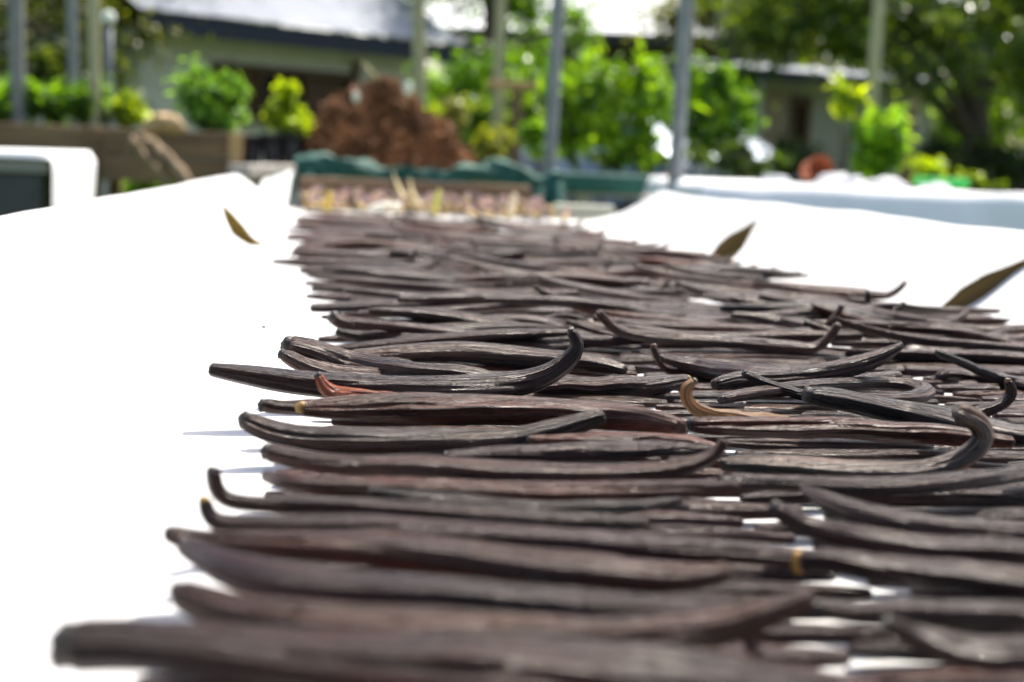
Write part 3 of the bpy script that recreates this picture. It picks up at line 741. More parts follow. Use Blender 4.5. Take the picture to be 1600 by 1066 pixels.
def merge_plant(root, other):
    for ch in list(other.children):
        ch.parent = root; ch.location = other.location - root.location
    bpy.data.objects.remove(other)

def tree(name, base, trunk_top, trunk_r, crowns, n, size, color, label, seed, mat=None, limbs=5, group='trees behind the garden', lean=0.0):
    r = np.random.default_rng(seed); base = np.array(base, float); root = empty(name, base); tag(root, label, 'tree', group)
    top = np.array(trunk_top, float); s = np.linspace(0, 1, 12)[:, None]
    P = base * (1 - s) + top * s + np.stack([np.sin(s[:, 0] * 5) * trunk_r * .8 + lean * np.sin(np.pi * s[:, 0]), np.cos(s[:, 0] * 4) * trunk_r * .5, 0 * s[:, 0]], 1)
    V, q, t = tube_vf(P - base, trunk_r * np.linspace(1.15, .6, 12), 10)
    tr = mesh_np('trunk', V, [q, t], MBARK, root)
    for k in range(limbs):
        c = crowns[k % len(crowns)]; st = P[6 + k % 5]; e = np.array(c[:3]) + r.normal(0, .25, 3) * np.array(c[3:6])
        ss = np.linspace(0, 1, 8)[:, None]; Q = st * (1 - ss) + e * ss + np.array([0, 0, .12]) * np.sin(np.pi * ss) * np.linalg.norm(e - st)
        V, q, t = tube_vf(Q - base, trunk_r * .45 * np.linspace(1, .25, 8), 7); mesh_np('limb', V, [q, t], MBARK, root)
    cl = np.vstack([rand_clumps(c[:3], c[3:6], 16, .38, seed + 3 + i) for i, c in enumerate(crowns)])
    leaf_cloud('crown', cl, n, size, mat or MLEAF, color, seed + 2, root, base)
    return root

# ------------------------------------------------------------------ poles of the shade frame
def pole(name, a, b, Y, r, mat, label, group='upright poles of the shade frame', nodes=False, top=None):
    A = on_y(*b, Y); A2 = on_y(*a, Y); d = (A2 - A) / (A2[2] - A[2])
    lo = A + d * (0 - A[2]); hi = A + d * ((top if top else 2.5) - A[2])
    root = empty(name, lo); tag(root, label, 'pole', group)
    n = 40 if nodes else 8
    s = np.linspace(0, 1, n)[:, None]; P = lo * (1 - s) + hi * s
    R = np.full(n, r) * np.linspace(1.05, .95, n)
    if nodes: R = R * np.where(np.arange(n) % 6 == 0, 1.12, 1)
    tube('pole_shaft', P - lo, R, mat, root, 12)
    return root, lo, hi
pole('metal_pole', (873, 0), (858, 265), 4.9, .0225, MGALV, 'grey galvanised pole in front of the big green shrub, left of the thicker one')
pole('metal_pole', (1072, 0), (1054, 295), 4.4, .0235, MGALV, 'thicker grey galvanised pole right of the big green shrub')
pole('concrete_post', (25, 0), (28, 190), 6.6, .034, MCONC, 'pale grey post at the far left behind the planter')
pole('metal_pole', (112, 0), (116, 180), 7.4, .028, MGALV, 'dull grey pole second from the left behind the planter')
pole('bamboo_pole', (145, 0), (148, 195), 6.6, .027, MBAMB, 'greenish bamboo pole left of the white house wall', nodes=True)
p, lo, hi = pole('metal_pole', (169, 40), (172, 180), 7.4, .022, MGALV, 'short grey pole with a white cap left of the white house', top=float(on_y(169, 36, 7.4)[2]))
tube('cap', np.array([hi, hi + [0, 0, .02], hi + [0, 0, .05], hi + [0, 0, .06]]) - lo, [.034, .036, .03, .01], MWHITE, p, 10)
pole('bamboo_pole', (654, 0), (656, 160), 8.2, .036, MBAMB, 'olive bamboo pole behind the brown mulch heap', nodes=True)
pole('bamboo_pole', (782, 0), (776, 215), 8.0, .030, MBAMB, 'slim bamboo pole between mulch heap and big shrub', nodes=True)
pole('bamboo_pole', (1373, 0), (1362, 170), 7.0, .030, MBAMB, 'tan bamboo pole rising from the vine at the right', nodes=True)

# ------------------------------------------------------------------ neighbouring tables
def draped_table(name, x0, x1, y0, y1, z, label, cloth_label, hang, front_cloth=True):
    cx, cy = (x0 + x1) / 2, (y0 + y1) / 2
    root = empty(name, (cx, cy, 0)); tag(root, label, 'table', 'tables beside the drying bed')
    nb = max(3, int((y1 - y0) / .16))
    for k in range(nb):
        yy = y0 + (k + .5) * (y1 - y0) / nb
        box('plank', (0, yy - cy, z - .03), (x1 - x0 - .01, (y1 - y0) / nb - .006, .03), MGREYW, root)
    for sx in (x0 + .05, x1 - .05):
        for sy in (y0 + .05, y1 - .05): box('leg', (sx - cx, sy - cy, (z - .15) / 2), (.06, .06, z - .15), MGREYW, root)
    for sy in (y0 + .02, y1 - .02): box('apron', (0, sy - cy, z - .095), (x1 - x0 - .03, .022, .095), MAPRON if not front_cloth else MGREYW, root)  # left table's apron takes the darker, shade-coloured grey
    # cloth
    nx, ny = 70, 40
    u = np.concatenate([np.linspace(-hang, 0, 12)[:-1], np.linspace(0, x1 - x0, nx), (x1 - x0) + np.linspace(0, hang, 12)[1:]])
    hv = hang if front_cloth else .014
    v = np.concatenate([np.linspace(-hv, 0, 12)[:-1], np.linspace(0, y1 - y0, ny), (y1 - y0) + np.linspace(0, hv, 12)[1:]])
    Uu, Vv = np.meshgrid(u, v, indexing='ij')
    ox = np.minimum(Uu, 0) + np.maximum(Uu - (x1 - x0), 0); oy = np.minimum(Vv, 0) + np.maximum(Vv - (y1 - y0), 0)
    X = x0 + np.clip(Uu, 0, x1 - x0); Yv = y0 + np.clip(Vv, 0, y1 - y0)
    drop = np.maximum(np.abs(ox), np.abs(oy))
    fold = smooth_noise(X, Yv, 31, 9) * .02 * np.clip(drop / .12, 0, 1)
    rr = .010 * (1 - np.exp(-drop / .01))
    Z = z - drop + smooth_noise(X, Yv, 32, 6) * .007 * (drop < 1e-6)
    X = X + np.sign(ox) * (rr + fold + .004); Yv = Yv + np.sign(oy) * (rr + fold + .004 + .38 * np.abs(oy))
    V, q = grid_vf(X, Yv, Z)
    tag(mesh_np('table_cloth', V, q, MCLOTH2), cloth_label, 'cloth')
Aa = on_y(75, 250, 3.05)
draped_table('side_table', Aa[0] - 1.3, Aa[0], 3.05, 3.55, .895, 'table at the left edge under a white cloth, front coloured as shade',
             'white cloth hanging over the right end of the left table', .20, front_cloth=False)
Bb = on_y(1086, 300, 4.05); Bc = on_y(1700, 300, 4.05)
draped_table('side_table', Bb[0] + .02, Bc[0] + .5, 4.05, 4.75, .885, 'table at the right under a white cloth behind the drying bed',
             'white cloth draped over the right-hand table with soft folds', .26)
for k, (px, w, h) in enumerate(((1212, .05, .022), (1310, .09, .035), (1385, .07, .03), (1462, .05, .022))):
    c = on_y(px, 292, 4.5); n = 18; r = np.random.default_rng(40 + k)
    th, ph = np.meshgrid(np.linspace(0, 2 * np.pi, 24), np.linspace(0, np.pi / 2, 10), indexing='ij')
    rad = 1 + .25 * smooth_noise(th * 1.0 * np.sin(ph), ph * 3, 50 + k, 2)
    rad[-1] = rad[0]
    V, q = grid_vf(np.cos(th) * np.sin(ph) * w * rad, np.sin(th) * np.sin(ph) * w * .8 * rad, np.cos(ph) * h * rad)
    o = mesh_np('crumpled_cloth', V, q, MCLOTH); o.location = Vector((c[0], 4.5, .888))
    tag(o, ('small crumpled white cloth left of the terracotta pot', 'largest crumpled white cloth on the right table', 'crumpled white cloth under the vine on the right table',
            'small crumpled white cloth beside the green tray')[k], 'cloth', 'crumpled cloths on the right table')

# ------------------------------------------------------------------ far end: tray, net, benches
root = empty('wooden_tray', (.15, 3.6, 0)); tag(root, 'wooden tray beyond the bean table holding purple pods', 'tray')
def tp(name, c, s, mat=MWOOD): return box(name, (c[0] - .15, c[1] - 3.6, c[2]), s, mat, root)
for k in range(6): tp('plank', (.15, 3.03 + k * .2, TZ - .05), (1.0, .19, .025), MGREYW)
l = on_y(468, 285, 3.95)[0]; r = on_y(830, 285, 3.95)[0]
tp('end_board', ((l + r) / 2, 3.95, .81), (r - l, .025, .085))
for x in (-.32, .62):
    for y in (3.05, 4.0): tp('leg', (x, y, .36), (.06, .06, .72), MGREYW)
lb, lc = on_y(392, 272, 4.1), on_y(458, 254, 4.6)
box('weathered_beam', ((lb[0] + lc[0]) / 2, 4.35, .86), (.06, .75, .035), MGREYW, None, rz=-math.atan2(lc[0] - lb[0], .5)); bpy.data.objects['weathered_beam'].location = (0, 0, 0)
tag(bpy.data.objects['weathered_beam'], 'weathered grey beam end left of the green net', 'beam')
box('cream_board', (on_y(912, 320, 3.2)[0], 3.2, .757), (.14, .03, .14), simple_mat('cream_paint', (.62, .60, .45), .7, .1, 5))
tag(bpy.data.objects['cream_board'], 'cream board standing right of the purple pods behind the white cloth', 'board')
# white cloth corner at the far left end
xs = np.linspace(0, 1, 30); A, B = on_y(398, 290, 3.1), on_y(470, 290, 3.4)
Uu, Vv = np.meshgrid(xs, np.linspace(0, 1, 24), indexing='ij')
X = A[0] + (B[0] - A[0] - .02) * Uu; Yv = 3.02 + .42 * Vv; Z = .80 + .075 * Vv * (.6 + .4 * Uu) + smooth_noise(Uu * 3, Vv * 3, 61, 2) * .006
V, q = grid_vf(X, Yv, Z); tag(mesh_np('folded_cloth', V, q, MCLOTH), 'white cloth corner folded up beside the purple pods at the left', 'cloth')

# net: bunched lumpy roll along the tray end with a hanging fold at its right
pts = [(462, 262), (500, 258), (560, 266), (620, 276), (690, 280), (740, 272), (790, 270), (840, 284), (886, 282)]
P = resample(np.array([on_y(px, py, 4.12) for px, py in pts]), 70)
V, q, t = tube_vf(P, 1.0, 20); V = V[:-2]; cen = np.repeat(P, 20, 0); d = V - cen
th = np.tile(np.arange(20) / 20 * 6.283, 70); sl = np.repeat(np.linspace(0, 1, 70), 20)
R = .019 + .018 * smooth_noise(sl * 14, np.cos(th) * 1.6, 71, 3) + .010 * np.sin(3 * th + sl * 30) * .6 + .012 * np.exp(-((sl - .08) / .09) ** 2) + .010 * np.exp(-((sl - .72) / .12) ** 2)
V = cen + d * R[:, None]
root = empty('shade_net', (P[35][0], 4.12, P[35][2])); tag(root, 'green shade net bunched along the far edge of the purple pods', 'net')
mesh_np('net_roll', V - P[35], q, MNET, root)
A, B = on_y(822, 285, 4.0), on_y(888, 285, 4.0)
Uu, Vv = np.meshgrid(np.linspace(0, 1, 24), np.linspace(0, 1, 20), indexing='ij')
X = A[0] + (B[0] - A[0]) * Uu; Yv = 4.06 + .02 * np.sin(Uu * 14) - .05 * Vv; Z = A[2] - .085 * Vv - .01 * np.sin(Uu * 5)
V, q = grid_vf(X, Yv, Z); mesh_np('hanging_fold', V - P[35], q, MNET, root)
A, B = on_y(460, 265, 4.0), on_y(500, 265, 4.0)
X = A[0] + (B[0] - A[0]) * Uu; Yv = 4.06 + .02 * np.sin(Uu * 9) - .03 * Vv; Z = A[2] - .07 * Vv
V, q = grid_vf(X, Yv, Z); mesh_np('hanging_fold', V - P[35], q, MNET, root)

# bench with green net strip to the right of the tray
l, r = on_y(880, 285, 5.2)[0], on_y(1090, 285, 5.2)[0]
root = empty('slatted_bench', ((l + r) / 2, 5.2, 0)); tag(root, 'grey slatted bench with a green net strip under the big shrub', 'bench')
for k in range(4): box('slat', (0, -.05 + k * .13, .82), (r - l + .3, .11, .025), MGREYW, root)
box('net_strip', (0, -.13, .855), (r - l + .1, .03, .075), MNET, root, bevel=.012)
for sx in (-1, 1): box('leg', (sx * (r - l) / 2, .1, .40), (.06, .06, .80), MGREYW, root)

# bench carrying mulch heap, pots and plants
l, r = on_y(372, 260, 6.6)[0], on_y(905, 260, 6.6)[0]
root = empty('potting_bench', ((l + r) / 2, 6.6, 0)); tag(root, 'long potting bench carrying the brown mulch heap', 'bench')
for k in range(7): box('slat', (0, -.55 + k * .18, .84), (r - l, .165, .03), MGREYW, root)
for sx in (-.46, 0, .46):
    for sy in (-.5, .5): box('leg', (sx * (r - l), sy, .41), (.07, .07, .82), MGREYW, root)

# mulch heap
hc = on_y(598, 255, 6.6); sc = 6.6 / F_PX
root = empty('mulch_heap', (hc[0], 6.6, .855)); tag(root, 'heap of reddish brown fibrous mulch on the potting bench', 'mulch heap')
th, rr = np.meshgrid(np.linspace(0, 2 * np.pi, 73), np.linspace(0, 1, 36), indexing='ij')
Xh = np.cos(th) * rr * 154 * sc; Yh = np.sin(th) * rr * 100 * sc
prof_ = np.interp(rr, [0, .2, .4, .6, .8, 1], [1.0, .86, .66, .44, .22, 0])
Zh = prof_ * 122 * sc + smooth_noise(Xh * 10, Yh * 10, 81, 1.0, 4) * .075 * (rr < .98)
Zh[-1] = Zh[0]; Zh += np.exp(-(((Xh + .17) / .10) ** 2)) * .05
V, q = grid_vf(Xh, Yh, Zh); mesh_np('heap_body', V, q, MHEAP, root)
r = np.random.default_rng(82); n = 4200
k = r.integers(0, 73 * 36, n); base_p = V[k] + r.normal(0, .012, (n, 3)); d = r.normal(size=(n, 3)); d[:, 2] *= .6; d /= np.linalg.norm(d, axis=1)[:, None]
e = np.cross(d, r.normal(size=(n, 3))); e /= np.linalg.norm(e, axis=1)[:, None]; f3 = np.cross(d, e)
Ln = r.uniform(.02, .11, n)[:, None]; Wd = (r.uniform(.06, .15, n) ** 2)[:, None]
cor = [base_p + sx * d * Ln * .5 + sy * e * Wd * .5 + sz * f3 * Wd * .35 for sx in (-1, 1) for sy in (-1, 1) for sz in (-1, 1)]
VV = np.stack(cor, 1).reshape(-1, 3); qf = np.array([[0, 1, 3, 2], [4, 6, 7, 5], [0, 4, 5, 1], [2, 3, 7, 6], [0, 2, 6, 4], [1, 5, 7, 3]])
o = mesh_np('mulch_chunks', VV, (np.arange(n)[:, None, None] * 8 + qf[None]).reshape(-1, 4), MFIB, root, False); o['kind'] = 'stuff'
A, B = on_y(592, 130, 6.55), on_y(566, 98, 6.5)
tube('twig', np.array([A, (A + B) / 2 + [.004, 0, .003], B]) - np.array(root.location), [.006, .005, .003], MSTRAW, root, 6)
for px, py, w, lab in ((556, 151, .018, 'round white blob for a leaf glint, left side of the mulch heap'), (637, 138, .024, 'larger white blob for a leaf glint, right shoulder of the mulch heap')):
    c = on_y(px, py, 6.3); root = empty('white_glint', c); tag(root, lab, 'leaf glint', 'white leaf-glint blobs by the mulch heap')  # leaf glint modelled as a small white flower shape
    for k in range(7):
        a = k / 7 * 6.283; P = np.array([[0, 0, 0], [math.cos(a) * .5, -.25, math.sin(a) * .6], [math.cos(a), -.1, math.sin(a) * 1.3]]) * w
        tube('glint_lobe', P, np.array([.3, .55, .2]) * w, MWHITE, root, 8, .5)
    tube('glint_stalk', np.array([[0, 0, 0], [.01, .05, -.03], [.0, .2, -.08]]), [.004, .004, .005], MBAMB, root, 6)

# black nursery pots along the bench
def pot(px, py, Y, r, h, mat, label, name='nursery_pot', tilt=None, group='plant pots on the benches'):
    c = on_y(px, py, Y)
    root = empty(name, (c[0], Y, c[2])); tag(root, label, 'pot', group)
    P = np.array([[0, 0, 0], [0, 0, h * .5], [0, 0, h * .88], [0, 0, h * .89], [0, 0, h], [0, 0, h * 1.0], [0, 0, h * .9]])
    V, q, t = tube_vf(P[:5], np.array([.76, .88, .97, 1.08, 1.08]) * r, 20, cap=False)
    V2, q2, t2 = tube_vf(np.array([[0, 0, h], [0, 0, h * .6], [0, 0, h * .1]]), np.array([1.0, .85, .7]) * r, 20)
    mesh_np('pot_wall', V, q, mat, root); mesh_np('pot_inside', V2, [q2, t2[20:]], mat if tilt else MSOIL, root)
    V, q, t = tube_vf(np.array([[0, 0, h * .66], [0, 0, h * .72]]), [.86 * r, .86 * r], 20)
    if not tilt: mesh_np('soil', V, [q, t], MSOIL, root)
    if tilt: root.rotation_euler = tilt
    return root
for k, (px, py, lab) in enumerate(((392, 262, 'leftmost black nursery pot under the yellow-green plant'), (425, 260, 'middle black nursery pot under the yellow-green plant'), (457, 258, 'black nursery pot touching the left foot of the mulch heap'))):
    pot(px, py - 4, 6.45, .052, .13, MPLAST, lab)
pr = pot(1268, 290, 4.62, .043, .08, MTERRA, 'terracotta pot lying on its side behind the right table', 'terracotta_pot', tilt=(math.radians(82), 0, math.radians(12)))
pr.location.z = .928; pr.location.y = 4.66

# wooden planter at the left
A, B = on_y(-90, 240, 6.3), on_y(376, 240, 6.3); w = B[0] - A[0]; cx = (A[0] + B[0]) / 2
zt, zb = on_y(250, 202, 6.3)[2], on_y(250, 286, 6.3)[2]
root = empty('wooden_planter', (cx, 6.6, 0)); tag(root, 'raised brown plank planter at the left full of green plants', 'planter')
hh = (zt - zb) / 2
for k in range(2):
    box('plank', (0, -.30, zb + hh * (k + .5)), (w - .09, .03, hh - .006), MWOOD, root)
    box('plank', (0, .30, zb + hh * (k + .5)), (w - .09, .03, hh - .006), MWOOD, root)
    for sx in (-1, 1): box('end_plank', (sx * (w / 2 - .03), 0, zb + hh * (k + .5)), (.03, .56, hh - .006), MPALE, root)  # sun on the end face painted in as paler wood
for sx in (-1, 0, 1):
    for sy in (-.32, .32): box('corner_post', (sx * (w / 2 - .02), sy, (zt + .0) / 2), (.055, .05, zt), MPALE if sx == 1 else MWOOD, root)  # right posts paler: sunlight painted into the wood colour
box('soil', (0, 0, zt - .06), (w - .1, .56, .04), MSOIL, root)

# weathered log pieces lying before the planter
def log(pts, Y, radii, mat, label, seed):
    P = resample(np.array([on_y(*p, Y) for p in pts]), 20); R = np.interp(np.linspace(0, 1, 20), np.linspace(0, 1, len(radii)), radii)
    V, q, t = tube_vf(P, R, 12); r = np.random.default_rng(seed); V = V + r.normal(0, .004, V.shape)
    o = mesh_np('weathered_log', V - P[0], [q, t], mat); o.location = Vector(P[0]); tag(o, label, 'log', 'logs leaning on the planter')
MLOG = simple_mat('dry_log', (.24, .165, .09), .85, .4, 14, bump=.6)
log([(214, 212), (240, 232), (262, 256), (288, 284), (300, 300)], 5.9, [.020, .034, .040, .036, .03], MLOG, 'bent weathered branch leaning across the planter front', 91)
log([(228, 204), (248, 193), (268, 194), (286, 206)], 6.0, [.028, .042, .040, .022], simple_mat('pale_dry_log', (.42, .28, .13), .8, .3, 14, bump=.5), 'pale tan log piece resting on the planter rim', 92)
log([(204, 216), (222, 244), (246, 268), (262, 290)], 5.85, [.018, .020, .018, .014], MLOG, 'thin grey stick beside the bent branch', 93)

# wooden T-frame
c = on_y(806, 200, 7.6); t_ = on_y(806, 140, 7.6)[2]
root = empty('wooden_trellis', (c[0], 7.6, 0)); tag(root, 'brown wooden T-shaped trellis between the bamboo pole and shrub', 'trellis')
box('post', (0, 0, t_ / 2), (.05, .05, t_), MWOOD, root); box('crossbar', (-.03, -.004, t_ + .02), (.26, .06, .045), MPALE, root)
# stake by the vine
c = on_y(1417, 250, 6.9); t_ = on_y(1417, 160, 6.9)[2]
root = empty('wooden_stake', (c[0], 6.9, 0)); tag(root, 'brown stake standing right of the climbing vine', 'stake')
box('stake_shaft', (0, 0, t_ / 2), (.05, .05, t_), MWOOD, root); tube('tie', [[-.03, -.03, t_ * .93], [.0, -.034, t_ * .935], [.03, -.03, t_ * .93]], .006, MSTRAW, root, 6)
# green plastic tray on the right table
c = on_y(1470, 292, 4.6); root = empty('plastic_tray', (c[0], 4.6, .888)); tag(root, 'bright green plastic tray on the right table', 'tray')
box('tray_base', (0, 0, .012), (.13, .10, .012), MGREENP, root); 
for s_ in (-1, 1):
    box('tray_rim', (0, s_ * .052, .026), (.15, .012, .028), MGREENP, root, bevel=.005); box('tray_side', (s_ * .069, 0, .026), (.012, .09, .028), MGREENP, root, bevel=.005)

# ------------------------------------------------------------------ houses
def corrugated(name, x0, x1, y0, z0, y1, z1, parent, pitch=.076, amp=.010):
    n = max(8, int((x1 - x0) / pitch * 6)); x = np.linspace(x0, x1, n); v = np.linspace(0, 1, 4)
    X, Vv = np.meshgrid(x, v, indexing='ij')
    V, q = grid_vf(X, y0 + (y1 - y0) * Vv, z0 + (z1 - z0) * Vv + amp * np.sin(X / pitch * 6.283))
    return mesh_np(name, V, q, MROOF, parent)
def house(name, A, B, depth, eave, ridge, wall_mat, openings, label, fasc=.24, over=.5, sheet=.8, overl=.25, group=None):
    """A, B: front-left and front-right foot (x, y); openings: list of (u0, u1, z0, z1, kind)"""
    A, B = np.array(A), np.array(B); w = np.linalg.norm(B - A); ang = math.atan2(B[1] - A[1], B[0] - A[0])
    root = empty(name, (A[0], A[1], 0), ang); tag(root, label, 'house', group)
    cuts = sorted(openings); x = 0
    def wall(u0, u1, z0, z1):
        if u1 - u0 > .02 and z1 - z0 > .02: box('wall', ((u0 + u1) / 2, .1, (z0 + z1) / 2), (u1 - u0, .2, z1 - z0), wall_mat, root, bevel=0)
    for u0, u1, z0, z1, kind in cuts:
        wall(x, u0, 0, eave); wall(u0, u1, 0, z0); wall(u0, u1, z1, eave); x = u1
        b = box('window_frame' if kind == 'window' else 'door_frame', ((u0 + u1) / 2, .04, z1 - .04), (u1 - u0, .16, .08), MFRAME, root)
        for k, uu in enumerate((u0 + .035, u1 - .035)): box('jamb', (uu, .04, (z0 + z1) / 2 - .04), (.07, .15, z1 - z0 - .08), MFRAME, root)
        if kind == 'window':
            box('sill', ((u0 + u1) / 2, -.03, z0 - .0), (u1 - u0 + .1, .2, .05), MFRAME, root)
            np_ = max(2, int((u1 - u0) / .6))
            for k in range(np_):
                ua = u0 + .07 + (u1 - u0 - .14) * k / np_; ub = u0 + .07 + (u1 - u0 - .14) * (k + 1) / np_
                box('pane', ((ua + ub) / 2, .09, (z0 + z1) / 2), (ub - ua - .05, .012, z1 - z0 - .15), MGLASS if k % 2 else MFRAME, root, bevel=0)
                if k: box('mullion', (ua, .06, (z0 + z1) / 2 - .03), (.05, .1, z1 - z0 - .12), MFRAME, root)
        else:
            box('doorway_shade', ((u0 + u1) / 2, .15, (z0 + z1) / 2 - .04), (u1 - u0 - .15, .04, z1 - z0 - .09), MDARK, root)  # dark slab coloured as the unlit inside of the doorway
    wall(x, w, 0, eave)
    box('side_wall', (.1, depth / 2 + .1, eave / 2), (.198, depth - .2, eave - .004), wall_mat, root, bevel=0)
    box('side_wall', (w - .1, depth / 2 + .1, eave / 2), (.198, depth - .2, eave - .004), wall_mat, root, bevel=0)
    box('back_wall', (w / 2, depth + .1, eave / 2), (w, .196, eave - .006), wall_mat, root, bevel=0)
    box('fascia', (w / 2, -over, eave + .02), (w + 2 * overl, .05, fasc), MFASC, root)
    box('soffit', (w / 2, -over / 2 + .03, eave + .03), (w + 2 * overl - .04, over - .03, .03), MFASC, root, bevel=0)
    ns = max(2, int((w + 2 * overl) / sheet)); sw = (w + 2 * overl + .1) / ns
    zf = eave + .02 + fasc / 2 + .02
    for k in range(ns):
        a = -overl - .05 + k * sw
        corrugated('roof_sheet', a, a + sw + .03, -over - .06, zf + .004 * (k % 2), depth * .55, zf + ridge, root)
        corrugated('roof_sheet', a, a + sw + .03, depth + over, zf + .004 * (k % 2), depth * .55 + .02, zf + ridge, root)
    return root
A = on_y(218, 100, 16.0); B = on_y(655, 100, 18.2)
eave = on_y(218, 42, 16.0)[2]
u = lambda px, Y0=16.0: 0
hw = math.hypot(B[0] - A[0], 2.2); k_ = hw / (655 - 218)
zw1, zw0 = on_y(430, 105, 17)[2], on_y(430, 190, 17)[2]
hA = house('white_house', (A[0], 16.0), (B[0], 18.2), 5.0, eave, 1.6, MWALL,
      [((318 - 218) * k_, (545 - 218) * k_, max(zw0, .7), zw1, 'window')], 'cream-white house with dark fascia and bright metal roof behind the planter', fasc=.21)
box('downpipe', ((540 - 218) * k_, -.06, eave / 2), (.07, .07, eave - .3), MFRAME, hA)
A = on_y(690, 100, 23.0); B = on_y(1140, 100, 22.0)
house('open_house', (A[0], 23.0), (B[0], 22.0), 5.0, on_y(880, 66, 22.5)[2], 1.5, simple_mat('roof_shade_wall', (.05, .045, .04), .9, .2, 5),  # dark wall colour carries the shade beneath the roof
      [(.8, 1.7, 0, 2.0, 'door'), (2.4, 3.6, .9, 1.9, 'window')], 'pale-roofed house with shade coloured into its wall behind the big shrub', fasc=.12, over=.8)
A = on_y(1195, 100, 14.5); B = on_y(1462, 100, 15.0); kk = (B[0] - A[0]) / (1462 - 1195)
hS = house('small_shed', (A[0], 14.5), (B[0], 15.0), 3.0, on_y(1300, 132, 14.7)[2], .22, MWALL2,
      [((1238 - 1195) * kk, (1264 - 1195) * kk + .05, 0, on_y(1250, 150, 14.5)[2], 'door')], 'small grey shed with tan corner and metal roof under the dark trees', fasc=.07, over=.35)
box('tan_panel', ((1214 - 1195) * kk, -.012, .9), ((1236 - 1198) * kk, .02, 1.75), MTAN, hS, bevel=.003)

# ------------------------------------------------------------------ car half hidden by the shrub
def car(loc, rz):
    root = empty('parked_car', loc, rz); tag(root, 'silver-blue parked car mostly hidden behind the shrubs', 'car')
    # side outline (x along the car, z up), mirrored halves with tumblehome
    out = np.array([[-2.05, .42], [-2.08, .62], [-2.0, .86], [-1.25, .96], [-.62, 1.40], [-.1, 1.47], [.7, 1.45], [1.45, 1.08], [1.95, .98], [2.02, .7], [1.98, .42]])
    widths = np.array([.74, .80, .82, .84, .62, .60, .60, .80, .80, .80, .74])
    n = len(out); rings = []
    for sx in (-1, -.85, -.5, 0, .5, .85, 1):
        bul = .05 * (1 - sx * sx)
        rings.append(np.stack([out[:, 0] * (1 - .02 * abs(sx) ** 4), sx * widths, out[:, 1] + bul * np.clip((out[:, 1] - .5), 0, 1)], 1))
    V, q = grid_vf(*[np.array(rings)[..., k] for k in range(3)])
    base = len(V); m = len(rings)
    caps = [np.array([[i for i in range(n)]]), np.array([[(m - 1) * n + i for i in range(n)][::-1]]), np.array([[j * n for j in range(m)] + [j * n + n - 1 for j in range(m)][::-1]])]
    o = mesh_np('body', V, [q] + caps, MCAR, root, True)
    for s_ in (-1, 1):
        V = np.array([[-1.1, s_ * .80, 1.0], [-.58, s_ * .635, 1.36], [.62, s_ * .62, 1.36], [1.2, s_ * .78, 1.06]]); V[:, 1] += s_ * .015
        mesh_np('side_window', np.vstack([V, V + [0, -s_ * .01, 0]]), np.array([[0, 1, 2, 3], [4, 5, 6, 7]]), MGLASS, root, False)
        for x in (-1.3, 1.3):
            w = tube('wheel', [[x, s_ * .62, .31], [x, s_ * .66, .31], [x, s_ * .80, .31], [x, s_ * .83, .31]], [.28, .31, .31, .27], MTYRE, root, 22)
            tube('rim', [[x, s_ * .82, .31], [x, s_ * .845, .31]], [.19, .16], MGALV, w, 16)
        tube('headlight', [[-1.99, s_ * .6, .72], [-2.06, s_ * .6, .72], [-2.10, s_ * .6, .72]], [.12, .11, .05], MWHITE, root, 12)
        tube('indicator', [[1.9, s_ * .74, .80], [2.02, s_ * .74, .80], [2.05, s_ * .74, .80]], [.10, .09, .04], MAMB, root, 12)
    V = np.array([[-1.2, -.70, .995], [-1.2, .70, .995], [-.64, .52, 1.42], [-.64, -.52, 1.42]]) + [-.02, 0, .03]
    mesh_np('windscreen', np.vstack([V, V + [.01, 0, -.01]]), np.array([[0, 1, 2, 3], [7, 6, 5, 4]]), MGLASS, root, False)
    return root
c = on_y(1150, 200, 15.5); car((c[0] - 1.4, 14.2, 0), math.radians(-72))

# ------------------------------------------------------------------ plants, near to far
YG = (.26, .36, .02); LG = (.17, .32, .03); MG = (.10, .21, .025); DG = (.030, .058, .013); OL = (.08, .10, .025); BG = (.12, .25, .08)
for k, (a, lab) in enumerate((((-60, 118, 40, 205), 'low green plant at the far left of the planter'), ((30, 122, 118, 200), 'green leafy plant left of the bamboo pole in the planter'),
                              ((92, 130, 180, 205), 'yellow-green plant among the poles in the planter'), ((170, 142, 224, 205), 'bright green tuft right of the short pole in the planter'))):
    bush('planter_plant', *a, 6.65, 1700, .05, (LG, MG, MG, YG)[k], lab, 200 + k, group='plants growing in the planter', nc=16)
bush('feathery_shrub', 272, 104, 402, 218, 6.7, 3600, .05, BG, 'soft blue-green feathery shrub at the right end of the planter', 210, group='plants growing in the planter', nc=46, rel=.26)
main_plant = bush('spire_plant', 390, 160, 498, 220, 6.5, 1500, .05, YG, 'yellow-green plant with a pointed top beside the mulch heap', 220, nc=14, base_z=.9)
merge_plant(main_plant, bush('spire_plant', 422, 122, 464, 195, 6.5, 600, .045, YG, 'pointed upper shoot of the yellow-green plant by the mulch heap', 221, nc=8, base_z=.95))
bush('grey_shrub', 690, 148, 742, 220, 6.9, 800, .03, (.11, .13, .06), 'round greyish green shrub right of the mulch heap', 222, nc=14)
bush('small_plant', 650, 165, 700, 215, 6.8, 350, .04, YG, 'small yellow-green plant behind the right foot of the mulch heap', 223, nc=8)
bush('small_plant', 738, 190, 822, 250, 6.4, 700, .04, (.17, .20, .03), 'yellowish plant below the wooden T-shaped frame', 224, nc=12)
bush('small_plant', 815, 165, 868, 262, 6.2, 600, .05, LG, 'green upright plant left of the thin metal pole', 225, nc=12)
